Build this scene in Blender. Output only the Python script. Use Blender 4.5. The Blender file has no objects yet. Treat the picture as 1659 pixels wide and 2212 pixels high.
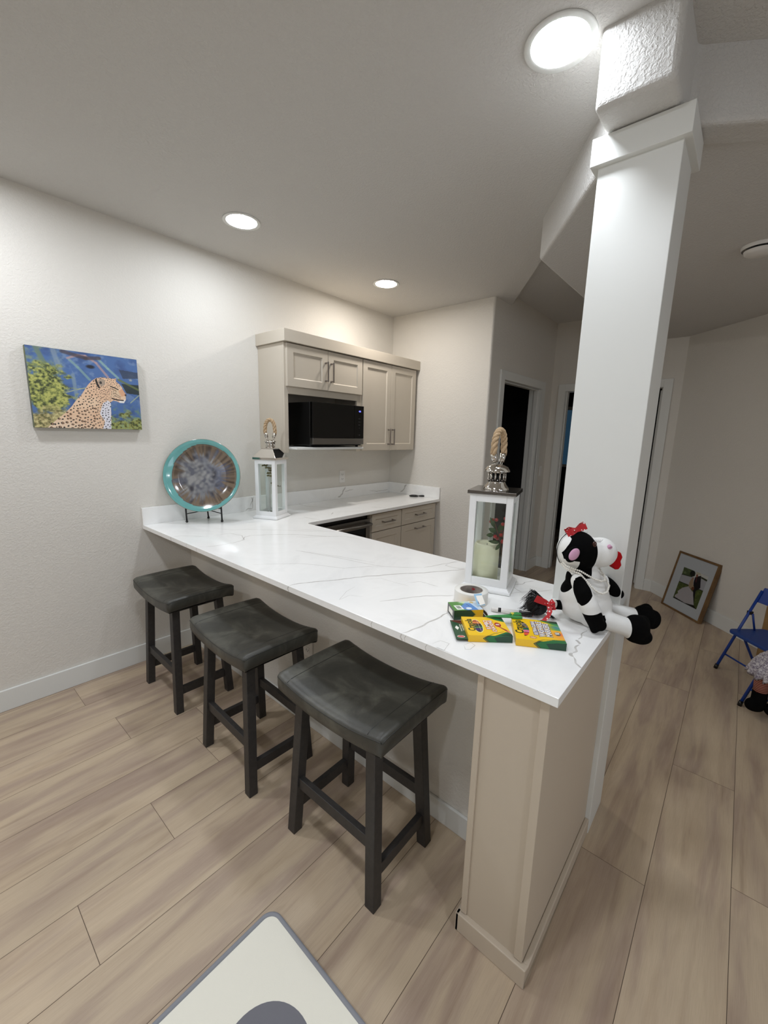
import bpy, bmesh, math, random
import numpy as np
from mathutils import Vector, Matrix, noise as mnoise
PI = math.pi
R = math.radians
random.seed(7)
rng = np.random.default_rng(11)
S = bpy.context.scene
COL = S.collection
D = bpy.data

# ------------------------------------------------------------------ materials
def lin(c):
    if isinstance(c, str):
        c = [int(c[i:i+2], 16) / 255 for i in (0, 2, 4)]
    return [x / 12.92 if x <= .04045 else ((x + .055) / 1.055) ** 2.4 for x in c]

class NT:
    """small wrapper round a material's node tree"""
    def __init__(s, name):
        s.m = D.materials.new(name); s.m.use_nodes = True
        s.t = s.m.node_tree; s.n = s.t.nodes; s.l = s.t.links
        s.b = s.n['Principled BSDF']; s.o = s.n['Material Output']
    def new(s, typ, **kw):
        n = s.n.new(typ)
        for k, v in kw.items():
            if k in n.inputs: n.inputs[k].default_value = v
            else: setattr(n, k, v)
        return n
    def link(s, a, b): s.l.new(a, b)
    def coord(s, kind='Object', scale=(1, 1, 1), rot=(0, 0, 0)):
        tc = s.new('ShaderNodeTexCoord'); mp = s.new('ShaderNodeMapping')
        mp.inputs['Scale'].default_value = scale; mp.inputs['Rotation'].default_value = rot
        s.link(tc.outputs[kind], mp.inputs['Vector']); return mp.outputs['Vector']
    def noise(s, vec, scale, detail=2, rough=.5, dist=0):
        n = s.new('ShaderNodeTexNoise'); n.inputs['Scale'].default_value = scale
        n.inputs['Detail'].default_value = detail; n.inputs['Roughness'].default_value = rough
        n.inputs['Distortion'].default_value = dist
        s.link(vec, n.inputs['Vector']); return n.outputs['Fac']
    def ramp(s, fac, stops):
        r = s.new('ShaderNodeValToRGB'); e = r.color_ramp.elements
        while len(e) < len(stops): e.new(.5)
        for q, (p, c) in zip(e, stops):
            q.position = p; q.color = (*lin(c), 1) if not isinstance(c, float) else (c, c, c, 1)
        s.link(fac, r.inputs['Fac']); return r.outputs['Color']
    def bump(s, h, strength, dist):
        b = s.new('ShaderNodeBump'); b.inputs['Strength'].default_value = strength
        b.inputs['Distance'].default_value = dist
        s.link(h, b.inputs['Height']); s.link(b.outputs['Normal'], s.b.inputs['Normal']); return b
    def mix(s, fac, a, b, blend='MIX'):
        m = s.new('ShaderNodeMix'); m.data_type = 'RGBA'; m.blend_type = blend
        for key, val in ((0, fac), (6, a), (7, b)):
            if hasattr(val, 'is_linked') or isinstance(val, bpy.types.NodeSocket): s.link(val, m.inputs[key])
            elif key == 0: m.inputs[0].default_value = val
            else: m.inputs[key].default_value = (*lin(val), 1)
        return m.outputs[2]

def mat(name, c, rough=.5, metal=0, spec=.5, bump=None, var=None, coat=0, sheen=0):
    t = NT(name); b = t.b
    b.inputs['Base Color'].default_value = (*lin(c), 1)
    b.inputs['Roughness'].default_value = rough; b.inputs['Metallic'].default_value = metal
    b.inputs['Specular IOR Level'].default_value = spec
    if coat: b.inputs['Coat Weight'].default_value = coat; b.inputs['Coat Roughness'].default_value = .08
    if sheen: b.inputs['Sheen Weight'].default_value = sheen
    vec = t.coord()
    if var:   # (second colour, scale)
        f = t.noise(vec, var[1], 3); r = t.ramp(f, [(.35, c), (.7, var[0])])
        t.link(r, b.inputs['Base Color'])
    if bump:  # (scale, strength, distance)
        t.bump(t.noise(vec, bump[0], 3), bump[1], bump[2])
    return t.m

def attr_mat(name, rough=.5, coat=0, spec=.5, bump=None):
    t = NT(name); a = t.new('ShaderNodeAttribute'); a.attribute_name = 'Col'
    t.link(a.outputs['Color'], t.b.inputs['Base Color'])
    t.b.inputs['Roughness'].default_value = rough; t.b.inputs['Coat Weight'].default_value = coat
    t.b.inputs['Specular IOR Level'].default_value = spec
    if bump: t.bump(t.noise(t.coord(), bump[0], 3), bump[1], bump[2])
    return t.m

def wall_mat(name, c, sc=55, st=.28, dist=.0028):
    t = NT(name); v = t.coord()
    t.b.inputs['Base Color'].default_value = (*lin(c), 1); t.b.inputs['Roughness'].default_value = .75
    t.b.inputs['Specular IOR Level'].default_value = .25
    n1 = t.noise(v, sc, 4, .55, .6)
    r = t.ramp(n1, [(.42, 0.0), (.60, 1.0)])
    t.bump(r, st, dist); return t.m

def emit(name, c, s):
    t = NT(name); e = t.new('ShaderNodeEmission'); e.inputs['Color'].default_value = (*c, 1)
    e.inputs['Strength'].default_value = s; t.link(e.outputs[0], t.o.inputs['Surface']); return t.m

def glass(name, tint=(.97, .99, .98)):
    t = NT(name); tr = t.new('ShaderNodeBsdfTransparent'); tr.inputs['Color'].default_value = (*tint, 1)
    g = t.new('ShaderNodeBsdfGlossy'); g.inputs['Roughness'].default_value = .03
    lw = t.new('ShaderNodeLayerWeight'); pw = t.new('ShaderNodeMath'); pw.operation = 'POWER'; pw.inputs[1].default_value = 4
    mr = t.new('ShaderNodeMapRange'); mr.inputs['To Min'].default_value = .025; mr.inputs['To Max'].default_value = .6
    t.link(lw.outputs['Facing'], pw.inputs[0]); t.link(pw.outputs[0], mr.inputs['Value'])
    m = t.new('ShaderNodeMixShader'); t.link(mr.outputs[0], m.inputs[0])
    t.link(tr.outputs[0], m.inputs[1]); t.link(g.outputs[0], m.inputs[2]); t.link(m.outputs[0], t.o.inputs['Surface'])
    return t.m

M = {}
M['wall'] = wall_mat('wall_paint', 'd9d5cd', 85)
M['ceil'] = wall_mat('ceiling_paint', 'cac8c4', 95, .45, .003)
M['trim'] = mat('white_trim_paint', 'dbdcd8', .35, spec=.4)
M['cab'] = mat('greige_cabinet_paint', 'c2b9aa', .42, spec=.4)
M['panel'] = mat('greige_panel_paint', 'c1b4a2', .5, spec=.35)
M['dark'] = mat('unlit_room_shade', '19191b', .8)  # near-black wall colour stands in for the darkness of unlit rooms
M['black'] = mat('matte_black_metal', '0d0d0d', .45)
M['nickel'] = mat('brushed_nickel', '9a9490', .3, 1)
M['chrome'] = mat('polished_nickel', 'c9c4bd', .1, 1)
M['steel'] = mat('stainless_steel', '8f8d8a', .28, 1)
M['blackgloss'] = mat('black_glass', '040404', .08, spec=.5)
M['blackplastic'] = mat('black_plastic', '0a0a0a', .35)
M['white'] = mat('white_lacquer', 'e9eaea', .35)
M['glass'] = glass('clear_glass')
M['lens'] = emit('lit_diffuser', (.87, .925, 1.0), 50)
M['lens_far'] = emit('lit_diffuser_behind', (.89, .93, 1.0), 68)
M['lens_warm'] = emit('lit_diffuser_warm', (1.0, .94, .88), 64)
M['rope'] = mat('jute_rope', 'a48b6c', .9, bump=(400, .6, .001), var=('c0a684', 150))
M['wax'] = mat('ivory_wax', 'e6e2c8', .5, var=('dcd9b8', 9))
M['leaf'] = mat('green_leaf', '26401f', .5, var=('4a5a3a', 40))
M['dryleaf'] = mat('dried_leaf', '5b5432', .7, var=('847a50', 90))
M['berry'] = mat('red_berry', '8e0f12', .15, coat=.5)
M['stem'] = mat('brown_stem', '5a3c2a', .8)
M['outlet'] = mat('white_plastic', 'e2e0dc', .4)
M['slot'] = mat('outlet_slots', '4a4846', .6)
M['seam'] = mat('floor_gap', '5c4d40', .9)

# marble-look quartz
t = NT('white_quartz'); v = t.coord()
f = t.noise(v, 3.2, 5, .6, 1.2); c = t.ramp(f, [(.38, 'f0f0ee'), (.52, 'f3f3f1'), (.8, 'e6e6e4')])
t.link(c, t.b.inputs['Base Color']); t.b.inputs['Roughness'].default_value = .17; t.b.inputs['Specular IOR Level'].default_value = .5
M['quartz'] = t.m
t = NT('quartz_vein'); v = t.coord()
f = t.noise(v, 26, 4, .6); c = t.ramp(f, [(.3, 'b9b6b1'), (.55, 'c9c7c3'), (.75, 'dcdad7')])
t.link(c, t.b.inputs['Base Color']); t.b.inputs['Roughness'].default_value = .2
M['vein'] = t.m

# leather seat
t = NT('worn_grey_leather'); v = t.coord()
f = t.noise(v, 7, 5, .6, .8); c = t.ramp(f, [(.3, '30302b'), (.52, '3c3b35'), (.70, '57564d')])
t.link(c, t.b.inputs['Base Color']); t.b.inputs['Roughness'].default_value = .42
t.b.inputs['Specular IOR Level'].default_value = .5
t.bump(t.noise(v, 70, 5), .35, .0015)
M['leather'] = t.m
M['piping'] = mat('leather_piping', '2c2c28', .5)
M['stoolwood'] = mat('charcoal_painted_wood', '34312f', .5, bump=(120, .2, .0006), var=('2a2827', 60))

# floor planks : long grain along X, each plank offset through an attribute
t = NT('oak_vinyl_plank')
tc = t.new('ShaderNodeTexCoord'); at = t.new('ShaderNodeAttribute'); at.attribute_name = 'plank'
ad = t.new('ShaderNodeVectorMath'); ad.operation = 'ADD'
t.link(tc.outputs['Object'], ad.inputs[0]); t.link(at.outputs['Vector'], ad.inputs[1])
def mp(sc):
    m = t.new('ShaderNodeMapping'); m.inputs['Scale'].default_value = sc; t.link(ad.outputs[0], m.inputs['Vector']); return m.outputs[0]
big = t.noise(mp((1.1, 7.5, 1)), 1.35, 3, .55, .5)
c1 = t.ramp(big, [(.26, 'aa9789'), (.42, 'b8a694'), (.55, 'c8b7a0'), (.75, 'd0bfa6')])
med = t.noise(mp((1.0, 11, 1)), 1.5, 4, .55, 1.0)
c2 = t.ramp(med, [(.25, 'a59488'), (.37, 'cfc4b9'), (.52, 'e4ded6')])
mm = t.mix(.55, c1, c2, 'MULTIPLY')
fine = t.noise(mp((5, 150, 1)), 3.0, 3, .6)
c3 = t.ramp(fine, [(.3, 'cfc9c2'), (.6, 'ffffff')])
m2 = t.mix(.22, mm, c3, 'MULTIPLY')
sep = t.new('ShaderNodeSeparateXYZ'); t.link(at.outputs['Vector'], sep.inputs[0])
hv = t.new('ShaderNodeHueSaturation'); mr = t.new('ShaderNodeMapRange')
mr.inputs['From Min'].default_value = 0; mr.inputs['From Max'].default_value = 40
mr.inputs['To Min'].default_value = .97; mr.inputs['To Max'].default_value = 1.07
t.link(sep.outputs[0], mr.inputs['Value']); t.link(mr.outputs[0], hv.inputs['Value']); t.link(m2, hv.inputs['Color'])
t.link(hv.outputs[0], t.b.inputs['Base Color'])
t.b.inputs['Roughness'].default_value = .42; t.b.inputs['Specular IOR Level'].default_value = .35
t.bump(fine, .15, .0008)
M['floor'] = t.m

# ------------------------------------------------------------------ mesh helper
class MB:
    def __init__(s): s.v = []; s.f = []; s.mi = []; s.sm = []; s.T = None
    def add(s, vs, fs, mi=0, smooth=False):
        o = len(s.v)
        if s.T is not None: vs = [tuple(s.T @ Vector(p)) for p in vs]
        s.v += [tuple(p) for p in vs]; s.f += [tuple(i + o for i in f) for f in fs]
        s.mi += [mi] * len(fs); s.sm += [smooth] * len(fs); return s
    def box(s, x0, x1, y0, y1, z0, z1, mi=0):
        if x0 > x1: x0, x1 = x1, x0
        if y0 > y1: y0, y1 = y1, y0
        if z0 > z1: z0, z1 = z1, z0
        v = [(x0, y0, z0), (x1, y0, z0), (x1, y1, z0), (x0, y1, z0), (x0, y0, z1), (x1, y0, z1), (x1, y1, z1), (x0, y1, z1)]
        return s.add(v, [(0, 3, 2, 1), (4, 5, 6, 7), (0, 1, 5, 4), (1, 2, 6, 5), (2, 3, 7, 6), (3, 0, 4, 7)], mi)
    def hexa(s, lo, hi, mi=0):    # 4 bottom corners, 4 top corners (ccw seen from above)
        return s.add(list(lo) + list(hi), [(0, 3, 2, 1), (4, 5, 6, 7), (0, 1, 5, 4), (1, 2, 6, 5), (2, 3, 7, 6), (3, 0, 4, 7)], mi)
    def prism(s, poly, z0, z1, mi=0):
        n = len(poly)
        a = sum(poly[i][0] * poly[(i + 1) % n][1] - poly[(i + 1) % n][0] * poly[i][1] for i in range(n))
        if a < 0: poly = poly[::-1]
        v = [(x, y, z0) for x, y in poly] + [(x, y, z1) for x, y in poly]
        f = [tuple(range(n - 1, -1, -1)), tuple(range(n, 2 * n))] + [(i, (i + 1) % n, n + (i + 1) % n, n + i) for i in range(n)]
        return s.add(v, f, mi)
    def prism_xz(s, poly, y0, y1, mi=0):     # polygon in (x,z), extruded along y
        n = len(poly)
        a = sum(poly[i][0] * poly[(i + 1) % n][1] - poly[(i + 1) % n][0] * poly[i][1] for i in range(n))
        if a < 0: poly = poly[::-1]
        v = [(x, y0, z) for x, z in poly] + [(x, y1, z) for x, z in poly]
        f = [tuple(range(n)), tuple(range(2 * n - 1, n - 1, -1))] + [((i + 1) % n, i, n + i, n + (i + 1) % n) for i in range(n)]
        return s.add(v, f, mi)
    def tube(s, pts, rad, n=10, mi=0, caps=True, closed=False, flat=1.0):
        P = [Vector(p) for p in pts]; k = len(P)
        rs = rad if isinstance(rad, (list, tuple)) else [rad] * k
        vs = []; up = None
        for i in range(k):
            if closed: d = P[(i + 1) % k] - P[i - 1]
            else: d = P[min(i + 1, k - 1)] - P[max(i - 1, 0)]
            d.normalize()
            if up is None: up = Vector((0, 0, 1)) if abs(d.z) < .9 else Vector((0, 1, 0))
            a = d.cross(up).normalized(); up = a.cross(d).normalized()
            for j in range(n):
                th = 2 * PI * j / n
                vs.append(P[i] + a * math.cos(th) * rs[i] + up * math.sin(th) * rs[i] * flat)
        fs = []
        for i in range(k if closed else k - 1):
            for j in range(n):
                a0 = i * n + j; a1 = i * n + (j + 1) % n; b0 = ((i + 1) % k) * n + j; b1 = ((i + 1) % k) * n + (j + 1) % n
                fs.append((a0, a1, b1, b0))
        if caps and not closed: fs += [tuple(range(n - 1, -1, -1)), tuple(range((k - 1) * n, k * n))]
        return s.add(vs, fs, mi, True)
    def cyl(s, p0, p1, r0, r1=None, n=20, mi=0): return s.tube([p0, p1], [r0, r0 if r1 is None else r1], n, mi)
    def lathe(s, prof, n=32, c=(0, 0, 0), mi=0, smooth=True):   # profile of (r,z) bottom to top
        vs = []; k = len(prof)
        for r, z in prof:
            for j in range(n):
                th = 2 * PI * j / n; vs.append((c[0] + r * math.cos(th), c[1] + r * math.sin(th), c[2] + z))
        fs = [(i * n + j, i * n + (j + 1) % n, (i + 1) * n + (j + 1) % n, (i + 1) * n + j) for i in range(k - 1) for j in range(n)]
        return s.add(vs, fs, mi, smooth)
    def ell(s, c, r, n=16, m=10, rot=None, mi=0):
        vs = []; rr = (r, r, r) if not isinstance(r, (tuple, list)) else r
        for i in range(m + 1):
            ph = PI * i / m
            for j in range(n):
                th = 2 * PI * j / n
                p = Vector((rr[0] * math.sin(ph) * math.cos(th), rr[1] * math.sin(ph) * math.sin(th), -rr[2] * math.cos(ph)))
                if rot is not None: p = rot @ p
                vs.append(p + Vector(c))
        fs = [(i * n + j, i * n + (j + 1) % n, (i + 1) * n + (j + 1) % n, (i + 1) * n + j) for i in range(m) for j in range(n)]
        return s.add(vs, fs, mi, True)
    def torus(s, c, R0, r, n=28, m=10, rot=None, mi=0):
        pts = []
        for i in range(n):
            a = 2 * PI * i / n; p = Vector((R0 * math.cos(a), R0 * math.sin(a), 0))
            if rot is not None: p = rot @ p
            pts.append(p + Vector(c))
        return s.tube(pts, r, m, mi, closed=True)
    def ribbon(s, pts, w, nrm, mi=0, jit=.35, taper=True, sub=5):
        # pattern strip lying on a surface: pts in 3D, nrm = surface normal
        P = [Vector(p) for p in pts]; N = Vector(nrm); Q = []
        for a, b in zip(P, P[1:]):
            for i in range(sub): Q.append(a.lerp(b, i / sub))
        Q.append(P[-1]); L = len(Q); vs = []
        for i, q in enumerate(Q):
            d = (Q[min(i + 1, L - 1)] - Q[max(i - 1, 0)]).normalized(); side = N.cross(d)
            q = q + side * (mnoise.noise(q * 34) * w * 1.1)
            ww = w * (.5 + .5 * (1 + jit * 2 * mnoise.noise(q * 23 + Vector((5, 1, 2))))) * .5
            if taper: ww *= min(1, .25 + min(i, L - 1 - i) / (L * .18))
            vs += [q - side * ww, q + side * ww]
        return s.add(vs, [(2 * i, 2 * i + 2, 2 * i + 3, 2 * i + 1) for i in range(L - 1)], mi)
    def build(s, name, mats, parent=None, bevel=0, seg=2, loc=None, rot=None, clean=True):
        me = D.meshes.new(name); me.from_pydata(s.v, [], s.f)
        ms = mats if isinstance(mats, (list, tuple)) else [mats]
        for m in ms: me.materials.append(m if not isinstance(m, str) else M[m])
        me.polygons.foreach_set('material_index', s.mi); me.polygons.foreach_set('use_smooth', s.sm)
        if clean:
            bm = bmesh.new(); bm.from_mesh(me); bmesh.ops.remove_doubles(bm, verts=bm.verts, dist=1e-6); bm.to_mesh(me); bm.free()
        me.update()
        o = D.objects.new(name, me); COL.objects.link(o)
        if parent is not None: o.parent = parent
        if loc is not None: o.location = loc
        if rot is not None: o.rotation_euler = rot
        if bevel:
            b = o.modifiers.new('Bevel', 'BEVEL'); b.width = bevel; b.segments = seg; b.limit_method = 'ANGLE'; b.angle_limit = R(40)
            b.harden_normals = False
        return o

def thing(name, label, cat, loc=(0, 0, 0), rz=0, group=None, rot=None):
    o = D.objects.new(name, None); COL.objects.link(o); o.empty_display_size = .05
    o.location = loc; o.rotation_euler = rot if rot else (0, 0, rz)
    return tag(o, label, cat, group)
def tag(o, label, cat, group=None):
    o['label'] = label; o['category'] = cat
    if group: o['group'] = group
    return o
def struct(o): o['kind'] = 'structure'; return o

def round_poly(poly, idx, r, n=5):
    """round the corners whose index is in idx"""
    out = []; k = len(poly)
    for i, p in enumerate(poly):
        if i not in idx: out.append(p); continue
        p = Vector(p); a = (Vector(poly[i - 1]) - p).normalized(); b = (Vector(poly[(i + 1) % k]) - p).normalized()
        ang = a.angle(b); d = r / math.tan(ang / 2); c = p + (a + b).normalized() * (r / math.sin(ang / 2))
        s0 = p + a * d; s1 = p + b * d
        a0 = math.atan2(s0.y - c.y, s0.x - c.x); a1 = math.atan2(s1.y - c.y, s1.x - c.x)
        da = (a1 - a0 + PI) % (2 * PI) - PI
        for j in range(n + 1):
            t_ = a0 + da * j / n; out.append((c.x + r * math.cos(t_), c.y + r * math.sin(t_)))
    return out

# raster art painted into vertex colours of a flat grid
class Art:
    def __init__(s, nx, ny, bg):
        s.nx, s.ny = nx, ny; s.a = np.zeros((ny, nx, 3)); s.a[:] = s.c(bg)
        s.X, s.Y = np.meshgrid((np.arange(nx) + .5) / nx, (np.arange(ny) + .5) / ny)
    def c(s, c): return np.array([int(c[i:i+2], 16) / 255 for i in (0, 2, 4)]) if isinstance(c, str) else np.array(c)
    def put(s, m, c, al=1.0):
        m = np.clip(m, 0, 1)[..., None] * al; s.a = s.a * (1 - m) + s.c(c) * m
    def poly(s, pts, c, al=1.0):
        s.put(s.inside(pts).astype(float), c, al)
    def inside(s, pts):
        X, Y = s.X, s.Y; r = np.zeros(X.shape, bool); n = len(pts)
        for i in range(n):
            x0, y0 = pts[i]; x1, y1 = pts[(i + 1) % n]
            if y0 == y1: continue
            r ^= ((y0 > Y) != (y1 > Y)) & (X < (x1 - x0) * (Y - y0) / (y1 - y0) + x0)
        return r
    def ell(s, cx, cy, rx, ry, c, al=1.0, soft=.0, rot=0):
        dx = s.X - cx; dy = s.Y - cy; ca, sa = math.cos(rot), math.sin(rot)
        d = np.sqrt(((dx * ca + dy * sa) / rx) ** 2 + ((-dx * sa + dy * ca) / ry) ** 2)
        s.put(np.clip((1 - d) / max(soft, 1e-3), 0, 1) if soft else (d < 1).astype(float), c, al)
    def line(s, pts, w, c, al=1.0, asp=1.0):
        for (x0, y0), (x1, y1) in zip(pts, pts[1:]):
            dx, dy = x1 - x0, (y1 - y0) * asp; L = dx * dx + dy * dy + 1e-9
            t_ = np.clip(((s.X - x0) * dx + (s.Y - y0) * asp * dy) / L, 0, 1)
            d = np.hypot(s.X - x0 - t_ * dx, (s.Y - y0) * asp - t_ * dy)
            s.put(np.clip((w - d) / (w * .5) , 0, 1), c, al)
    def noise(s, k, seed=0, oct=4):
        g = np.random.default_rng(seed); out = np.zeros((s.ny, s.nx)); amp = 1; tot = 0
        for o in range(oct):
            n = int(k * 2 ** o) + 2; m = g.random((n + 1, n + 1))
            x = s.X * (n - 1); y = s.Y * (n - 1); xi = x.astype(int); yi = y.astype(int); fx = x - xi; fy = y - yi
            fx = fx * fx * (3 - 2 * fx); fy = fy * fy * (3 - 2 * fy)
            v_ = (m[yi, xi] * (1 - fx) + m[yi, xi + 1] * fx) * (1 - fy) + (m[yi + 1, xi] * (1 - fx) + m[yi + 1, xi + 1] * fx) * fy
            out += v_ * amp; tot += amp; amp *= .55
        return out / tot
    def build(s, name, m, parent, o, ex, ey, extra=None):
        """o = top-left corner, ex = vector across, ey = vector down; face colours"""
        o, ex, ey = Vector(o), Vector(ex), Vector(ey); nx, ny = s.nx, s.ny
        gx, gy = np.meshgrid(np.arange(nx + 1) / nx, np.arange(ny + 1) / ny)
        co = (np.array(o)[None, :] + gx.ravel()[:, None] * np.array(ex)[None, :] + gy.ravel()[:, None] * np.array(ey)[None, :])
        i = np.arange(nx * ny); r = i // nx; c_ = i % nx; a = r * (nx + 1) + c_
        F = np.stack([a, a + nx + 1, a + nx + 2, a + 1], 1)
        me = D.meshes.new(name); me.vertices.add(len(co)); me.vertices.foreach_set('co', co.ravel())
        me.loops.add(F.size); me.loops.foreach_set('vertex_index', F.ravel().astype(np.int32))
        me.polygons.add(len(F)); me.polygons.foreach_set('loop_start', np.arange(len(F), dtype=np.int32) * 4)
        me.update(calc_edges=True); me.validate()
        at = me.attributes.new('Col', 'FLOAT_COLOR', 'CORNER')
        L = np.clip(s.a, 0, 1).reshape(-1, 3); L = np.where(L <= .04045, L / 12.92, ((L + .055) / 1.055) ** 2.4)
        at.data.foreach_set('color', np.repeat(np.concatenate([L, np.ones((len(L), 1))], 1), 4, axis=0).ravel().astype(np.float32))
        me.materials.append(m); ob = D.objects.new(name, me); COL.objects.link(ob)
        if parent is not None: ob.parent = parent
        return ob

def text(name, s_, size, parent, m, M4, extr=.0002, off=0, align='CENTER', sx=1.0):
    cu = D.curves.new(name, 'FONT'); cu.body = s_; cu.size = size; cu.extrude = extr; cu.offset = off
    cu.align_x = align; cu.align_y = 'CENTER'; cu.resolution_u = 3; cu.space_line = .85
    o = D.objects.new(name, cu); COL.objects.link(o)
    bpy.context.view_layer.update()
    me = D.meshes.new_from_object(o.evaluated_get(bpy.context.evaluated_depsgraph_get()))
    D.objects.remove(o); me.name = name
    me.transform(M4 @ Matrix.Diagonal((sx, 1, 1, 1))); me.materials.clear(); me.materials.append(M[m] if isinstance(m, str) else m)
    ob = D.objects.new(name, me); COL.objects.link(ob)
    if parent is not None: ob.parent = parent
    return ob
def frame4(o, x, y):
    o, x, y = Vector(o), Vector(x).normalized(), Vector(y).normalized(); z = x.cross(y)
    return Matrix(((x.x, y.x, z.x, o.x), (x.y, y.y, z.y, o.y), (x.z, y.z, z.z, o.z), (0, 0, 0, 1)))

def fuse(mb, voxel, name, smooth=4):
    """melt the overlapping shapes of mb into one continuous skin"""
    o = mb.build('tmp', M['white'], clean=False)
    r = o.modifiers.new('R', 'REMESH'); r.mode = 'VOXEL'; r.voxel_size = voxel; r.use_smooth_shade = True
    sm = o.modifiers.new('S', 'SMOOTH'); sm.iterations = smooth; sm.factor = .5
    bpy.context.view_layer.update()
    me = D.meshes.new_from_object(o.evaluated_get(bpy.context.evaluated_depsgraph_get()))
    D.objects.remove(o); me.name = name; me.materials.clear(); return me

VEINS=[(0.006, [(-0.014, -1.525), (0.045, -1.53), (0.189, -1.613), (0.304, -1.668), (0.415, -1.737), (0.521, -1.815), (0.637, -1.892), (0.697, -1.924)]), (0.0025, [(0.332, -1.134), (0.363, -1.257), (0.402, -1.384), (0.425, -1.517), (0.451, -1.621), (0.514, -1.707), (0.58, -1.773)]), (0.0025, [(0.049, -1.188), (0.127, -1.254), (0.207, -1.32), (0.25, -1.392), (0.309, -1.521), (0.379, -1.562), (0.467, -1.625)]), (0.0045, [(0.58, -1.773), (0.644, -1.794), (0.709, -1.815), (0.792, -1.846)]), (0.003, [(0.707, -1.825), (0.678, -1.828), (0.676, -1.868), (0.697, -1.924)]), (0.0035, [(0.013, -0.734), (0.07, -0.774), (0.179, -0.782), (0.258, -0.764), (0.301, -0.668), (0.28, -0.571), (0.184, -0.558)]), (0.0045, [(0.249, -0.756), (0.295, -0.709), (0.334, -0.699), (0.417, -0.749), (0.543, -0.857), (0.626, -0.994), (0.686, -1.078)]), (0.003, [(0.268, -0.386), (0.337, -0.502), (0.408, -0.547), (0.488, -0.643), (0.572, -0.732), (0.656, -0.852), (0.715, -0.918)]), (0.003, [(-0.005, -0.426), (0.052, -0.443), (0.106, -0.503), (0.154, -0.576)]), (0.004, [(0.141, -1.887), (0.192, -1.92), (0.245, -1.946), (0.304, -1.983), (0.359, -2.038), (0.387, -2.059)]), (0.0055, [(0.003, -2.103), (0.053, -2.116), (0.123, -2.122), (0.186, -2.125), (0.233, -2.124)]), (0.0015, [(0.011, -2.209), (0.044, -2.218), (0.047, -2.246), (-0.0, -2.257), (-0.004, -2.23), (-0.026, -2.264), (-0.034, -2.288)]), (0.0015, [(0.069, -2.282), (0.099, -2.289), (0.092, -2.307), (0.061, -2.31), (0.05, -2.298), (0.069, -2.282)]), (0.0012, [(0.181, -1.721), (0.125, -1.73), (0.047, -1.772), (0.102, -1.769), (0.13, -1.817)]), (0.0012, [(0.265, -1.689), (0.329, -1.728), (0.332, -1.805), (0.34, -1.873)]), (0.0025, [(0.366, -1.839), (0.416, -1.875), (0.419, -1.917), (0.417, -1.96)]), (0.003, [(0.432, -2.525), (0.39, -2.52), (0.369, -2.524), (0.346, -2.524)]), (0.008, [(0.337, -2.518), (0.337, -2.524), (0.317, -2.533)]), (0.005, [(0.313, -2.535), (0.286, -2.532), (0.266, -2.539), (0.249, -2.537)]), (0.009, [(0.248, -2.537), (0.238, -2.541), (0.228, -2.546)]), (0.004, [(0.228, -2.546), (0.198, -2.56), (0.188, -2.569), (0.179, -2.579)]), (0.004, [(0.666, -2.181), (0.68, -2.19), (0.698, -2.199), (0.725, -2.198), (0.749, -2.21), (0.784, -2.219)]), (0.003, [(0.639, -2.186), (0.622, -2.208), (0.606, -2.235)]), (0.0025, [(0.563, -2.208), (0.606, -2.235), (0.673, -2.286), (0.719, -2.317)]), (0.006, [(1.268, 0.084), (1.217, -0.034), (1.207, -0.148), (1.26, -0.242), (1.345, -0.356)]), (0.004, [(0.907, -0.466), (0.91, -0.56), (0.933, -0.625)]), (0.007, [(1.586, -0.506), (1.605, -0.564), (1.655, -0.626)]), (0.006, [(1.121, -0.536), (1.182, -0.489)]), (0.003, [(0.632, -0.748), (0.681, -0.829), (0.725, -0.913), (0.768, -0.98)]), (0.003, [(0.512, -0.905), (0.545, -0.952), (0.613, -1.0), (0.681, -1.049), (0.727, -1.091)]), (0.0025, [(0.722, -1.087), (0.739, -1.15), (0.744, -1.216)]), (0.0025, [(0.335, -1.138), (0.358, -1.209), (0.389, -1.298), (0.416, -1.36), (0.44, -1.45), (0.471, -1.566)])]
SPLASH=[(0.02, [(1.671, 0.924), (1.707, 0.947), (1.744, 0.976), (1.768, 1.016)]), (0.008, [(1.756, 0.974), (1.819, 0.983), (1.87, 0.988)]), (0.006, [(2.1, 0.954), (2.215, 0.939), (2.335, 0.941), (2.397, 0.944)]), (0.008, [(0.792, 1.042), (0.755, 0.95)]), (0.01, [(0.773, 1.019), (0.779, 0.996), (0.774, 0.927)]), (0.01, [(0.714, 0.922), (0.736, 0.936), (0.772, 0.928)])]
SPLASHX=[(0.02, [(-0.175, 0.924), (-0.217, 0.964), (-0.246, 1.018)])]

# ------------------------------------------------------------------ camera
CAM = Vector((-.94862451, -2.83069107, 1.52129774))
h, p, r = R(40.58155637), R(-10.68831682), R(1.48697736)
F_ = Vector((math.cos(h) * math.cos(p), math.sin(h) * math.cos(p), math.sin(p)))
Rt = Vector((math.sin(h), -math.cos(h), 0)); Up = Rt.cross(F_)
X_ = Rt * math.cos(r) + Up * math.sin(r); Y_ = -Rt * math.sin(r) + Up * math.cos(r)
cam = D.cameras.new('camera'); co = D.objects.new('camera', cam); COL.objects.link(co)
co.matrix_world = Matrix(((X_.x, Y_.x, -F_.x, CAM.x), (X_.y, Y_.y, -F_.y, CAM.y), (X_.z, Y_.z, -F_.z, CAM.z), (0, 0, 0, 1)))
cam.sensor_fit = 'VERTICAL'; cam.sensor_height = 36; cam.sensor_width = 27; cam.lens = 893.8641 * 36 / 2212; cam.clip_start = .02
S.camera = co

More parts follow.
